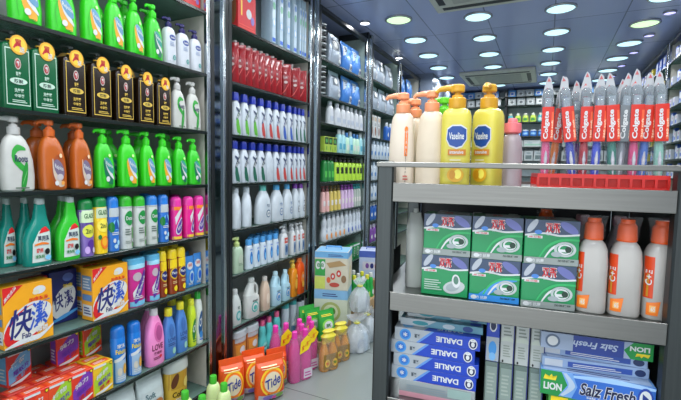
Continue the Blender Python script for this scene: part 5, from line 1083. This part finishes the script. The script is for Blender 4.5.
shelf_row(2, .79, spread(250, 276, ['blue_wash']*5, x=XL-.115, z=.89)+spread(285, 304, ['white_pump_red']*3, x=XL-.115, z=.89), back=.065, back_word='back row of ')
shelf_row(2, .79, spread(252, 276, ['blue_wash']*5, x=XL-.18, z=.89), back=.13, back_word='third row of ')
shelf_row(2, .42, [(234.5, 'white_tealdot', .98), (251, 'grip_white', (1.25, 1, 1.02)), (264.5, 'beige_bottle', .95), (275, 'grip_blue', .95), (284.7, 'grip_blue', .9), (292.3, 'amber_pump', (1.0, 1, 1.04)), (302, 'orange_bottle', (1.25, 1, 1.06))])
shelf_row(2, .1, [(238.5, 'lid_tub', (.9, .9, 1)), (251, 'lid_tub', (.9, .9, .98)), (262, 'aqua_bottle', .95), (269, 'aqua_bottle', .95), (276.5, 'aqua_bottle', 1.0), (285, 'silver_spray'), (292.5, 'silver_spray'), (299, 'black_spray'), (305, 'black_spray')], h=.12)
shelf_row(2, .1, [(242, 'pink_tub'), (257, 'pink_tub'), (272, 'aqua_bottle'), (296, 'silver_spray')], back=.14, back_word='back row of ', h=.12)
# third rack
put('coil', XL-.07, 3.545, 2.5615, PI/2, label='black wire hanger bundle on the top shelf of third wall rack')
put("coil", XL-.07, 3.545, 2.2265, PI/2, label="black wire hanger bundle below the top shelf of third wall rack", scale=(1, 1, .84))
LVN3.update({1.97: 'second shelf', 1.70: 'third shelf', 1.41: 'fourth shelf', .82: 'sixth shelf', 1.92: 'second shelf', 1.66: 'third shelf', 1.40: 'fourth shelf', 1.15: 'fifth shelf', .9: 'sixth shelf'})
def bag(key, px, z, where, rk, sc=1, tr=0, base=.1):
    x = XL-base; w, d, t = size_of(key); sz = min(sc, clear_height(rk, z-.005)/t); y0, y1 = RK[rk]; hw = w*sc
    y = min(max(rack_y(px, x, z+.15), y0+.034+hw), y1-.034-hw); put(key, x, y, z, PI/2+tr, where=where, order=y, scale=(sc, sc, sz))
bag('white_bag', 333, 2.562, 'top shelf of third rack', 3, .92); bag('blue_bag', 345, 2.562, 'top shelf of third rack', 3, .86); bag('blue_bag', 356.5, 2.562, 'top shelf of third rack', 3, .86)
bag('white_bag', 333, 2.2265, 'lower top bay, third rack', 3, .86); bag('blue_bag', 345, 2.2265, 'lower top bay, third rack', 3, .82); bag('blue_bag', 356, 2.2265, 'lower top bay, third rack', 3, .82)
shelf_row(3, 1.97, [(329.5, 'r3_white', (1, 1, 1.08)), (336.5, 'r3_white', (1.2, 1, 1.05)), (342, 'r3_white'), (346.5, 'r3_white'), (350.3, 'r3_white'), (355, 'r3_white'), (359.3, 'r3_white')])
shelf_row(3, 1.70, [(324.2, 'r3_box', .95), (328.2, 'r3_box', .95), (332.6, 'r3_box', .95)]+spread(338.5, 359.5, ['r3_aqua', 'r3_aqua', 'r3_mint', 'r3_aqua', 'r3_mint', 'r3_mint', 'r3_aqua'], z=1.8))
shelf_row(3, 1.41, spread(323.5, 330.5, ['r3_dkgreen']*3, z=1.5)+spread(335.5, 359.5, ['r3_lime']*7, z=1.5))
shelf_row(3, 1.41, spread(324, 358, ['r3_dkgreen']*3+['r3_lime']*4, x=XL-.15, z=1.5), back=.1, back_word='back row of ')
shelf_row(3, 1.11, spread(322.5, 360.3, ['r3_pink', 'r3_pink', 'r3_gold', 'r3_gold', 'r3_gold', 'r3_lilac', 'r3_lilac', 'r3_lilac', 'r3_lilac', 'r3_pale', 'r3_pale', 'r3_pale'], z=1.2))
shelf_row(3, .82, spread(323.5, 341, ['r3_milkorange']*5, z=.9)+spread(345.5, 359.5, ['r3_milkblue']*5, z=.9))
shelf_row(3, .5, spread(340, 359, ['r3_soap']*5, z=.58), base=.06)
shelf_row(3, .1, spread(344, 359, ['r3_small']*4, z=.15), base=.06)
# fourth and fifth racks
for px in (371.5, 379, 387.5): bag('white_bag', px, 2.612, 'top shelf of fourth rack', 4, .9)
for px in (373, 381, 389): bag('white_bag', px, 2.262, 'lower top bay, fourth rack', 4, .9)
shelf_row(4, 1.92, [(369.6, 'tall_white_box'), (373.1, 'tall_white_box'), (376.8, 'tall_white_box'), (386, 'r4_blue'), (389.5, 'r4_blue')])
shelf_row(4, 1.66, spread(369.5, 392, ['r4_white']*8, z=1.7))
shelf_row(4, 1.40, spread(369.5, 392, ['r4_white']*8, z=1.45))
shelf_row(4, 1.15, spread(369.5, 392, ['r4_white']*8, z=1.2))
shelf_row(4, .9, spread(369.5, 376, ['r4_blue']*3, z=1.0), base=.06)
shelf_row(4, .62, spread(369.5, 376, ['r4_purple']*3, z=.7), base=.06)
bag('blue_bag', 400.5, 2.612, 'top shelf of fifth rack', 5, .85); bag('blue_bag', 408, 2.612, 'top shelf of fifth rack', 5, .85); bag('white_bag', 399, 2.262, 'lower top bay, fifth rack', 5, .85); bag('blue_bag', 406, 2.262, 'lower top bay, fifth rack', 5, .85)
# ------------------------------------------------------------------ floor goods along the left racks
FL = 'on the floor by the second wall rack'
for k, (x, y, z, tr, sc, lab) in enumerate((
    (-1.6, 2.24, 0, .0, 1.1, 'orange washing powder bag in front, showing its round yellow badge to the aisle'),
    (-1.752, 2.262, 0, .0, 1.1, 'orange washing powder bag leaning behind the foremost one'),
    (-1.66, 2.405, 0, .0, 1.0, 'orange washing powder bag touching the magenta bottle packs'),
    (-1.793, 2.085, 0, .0, 1.1, 'orange washing powder bag pressed against the mirror strip'))):
    put('tide', x, y, z, PI/2-.55+tr, label=lab, group='orange washing powder bags on the floor', scale=(sc*(.92 if k == 0 else .77), sc*.86, sc))
for k, (x, y, lab) in enumerate(((-1.55, 2.545, 'nearest the aisle and shop front'), (-1.737, 2.575, 'nearest the rack and shop front'), (-1.583, 2.695, 'beside the amber bottle bags'), (-1.652, 2.775, 'in front of the green pouches'))):
    put('magenta_twin', x, y, 0, PI/2-.45, label='shrink wrapped pair of magenta bottles, '+lab, group='magenta twin packs on the floor', scale=(1.22, 1.06, 1.28))
for k, (x, y, z, tz, lab) in enumerate(((-1.715, 3.03, .103, 0, 'standing behind the magenta packs'), (-1.598, 3.057, .103, 0, 'standing at the aisle side'), (-1.794, 3.073, .103, 0, 'standing against the second rack'))):
    put('green_twin', x, y, z, PI/2-.5+tz, label='green cleaning refill pouch '+lab, group='green refill pouches', scale=(1.15, 1.1, 1.05), tilt=(-.1, 0))
put('plain_carton', -1.69, 3.07, 0, .05, label='low brown carton hidden under the green refill pouches', scale=(1.1, .66, .6))
for k, (x, y, lab) in enumerate(((-1.44, 2.785, 'closest to the shop front'), (-1.425, 2.965, 'beside the front clear bag'))):
    put('amber_pair', x, y, 0, PI/2-.55, label='tied bag of amber bottles with yellow ties, '+lab, group='amber bottle bags', scale=1.1)
for k, (x, y, z, lab, sc, key) in enumerate(((-1.385, 3.2, 0, 'with a blue label, at the front', .95, 'clear_bag'), (-1.18, 3.4, 0, 'nearest the trolley', .9, 'clear_bag'), (-1.36, 3.73, .0, 'leaning near the green bottles', 1.0, 'clear_bag'), (-1.42, 3.33, .306, 'piled on top of the others', .85, 'clear_bag'), (-1.08, 3.76, .0, 'last along the aisle', 1.1, 'clear_bag'), (-1.4, 3.46, .0, 'squeezed beside the carton stack', .9, 'clear_bag'))):
    put(key, x, y, z, PI/2-.6+.2*k, label='knotted clear bag of white refills '+lab, group='clear refill bags', scale=sc)
put('plain_carton', -1.7, 3.37, 0, .3, label='low brown carton under the blue topped gift cartons', scale=(.9, .9, 1))
put('green_carton', -1.7, 3.37, .1695, .3, label='blue topped carton with round green picture under the flower printed carton', scale=(.94, .94, 1))
put('blue_carton', -1.7, 3.37, .4705, .3, label='flower printed carton with blue lid, on top of the carton stack')
put('plain_carton', -1.71, 3.96, 0, PI/2, label='low brown carton under the green dish soap bottles', scale=(1, 1, 1.2))
put('plain_carton', -1.72, 4.38, 0, PI/2, label='low brown carton holding up the violet carton', scale=(1, 1, 2)); put('violet_carton', -1.73, 4.38, .3375, .3, label='blue and violet carton beyond the green dish soap bottles')
n = 0
for i in range(3):
    for j in range(3):
        n += 1; put('dish_bottle' if (i+j) % 2 else 'dish_white', -1.61-.1*i, 3.86+.1*j, .2035, PI/2, where='carton by clear bags', order=n, end='aisle')
# ------------------------------------------------------------------ opposite rack and back wall
for li, z in enumerate(LVR[:-2]):
    for k in range(9):
        y = 6.2+.185*k; key = ('rt_blue' if li == 0 and k < 4 else ['rt_white', 'rt_blue', 'rt_white', 'rt_yellow', 'rt_white'][(k*2+li*3) % 5]); hmax = ([.32]+[LVR[i]-LVR[i+1] for i in range(len(LVR)-1)])[li]
        put(key, XR+.065, y, z+.0015, -PI/2, where=f'{ORD[li]} shelf of opposite rack', order=y, scale=min(.92, (hmax-.035)/.205))
    for k in range(6):
        y = 5.15+.14*k; key = ['rt_white', 'rt_white', 'rt_blue'][(k+li) % 3]
        put(key, XR+.065, y, z+.0015, -PI/2, where=f'{ORD[li]} shelf, near bay, opposite rack', order=y, scale=.78)
for z, keys, dx in ((2.93, ['bk_blue', 'bk_blue', 'bk_grey', 'bk_grey'], .15), (2.77, ['bk_grey'], .16), (2.46, ['bk_teal', 'bk_teal', 'bk_green', 'bk_green', 'bk_green'], .13), (2.2, ['bk_can', 'bk_can'], .135), (2.0, ['bk_white'], .31), (1.74, ['bk_pair'], .165)):
    wd = {.15: .073, .16: .075, .13: .06, .135: .063, .31: .153, .165: .078}[dx]; k = 0; x = -1.63+wd
    while x < 1.07-wd:
        for q in (-.75, .2):
            if abs(x-q) < wd+.025: x = q+wd+.026
        put(keys[k % len(keys)], x, 8.69, z+.0015, 0, where=f'{ORD[LB_.index(z)]} back wall shelf', order=x, end='grey wall return', scale=(1, 1, .92) if z < 2.9 else (1, 1, .85))
        x += dx; k += 1
for k_ in PENDING:
    if PROTO[k_].location.z < -40: bpy.data.objects.remove(PROTO[k_])
finish_labels()
# ------------------------------------------------------------------ light
w = bpy.data.worlds.new('daylight'); SC.world = w; w.use_nodes = True; bg = w.node_tree.nodes['Background']
bg.inputs['Color'].default_value = (.86, .93, 1, 1); bg.inputs['Strength'].default_value = 2.4
vs = SC.view_settings; vs.view_transform = 'Standard'; vs.look = 'None'; vs.gamma = 1; vs.use_curve_mapping = False; vs.exposure = -0.1
SC.cycles.max_bounces = 8; SC.cycles.transparent_max_bounces = 24; SC.cycles.use_denoising = True
SC.cycles.sample_clamp_indirect = 6
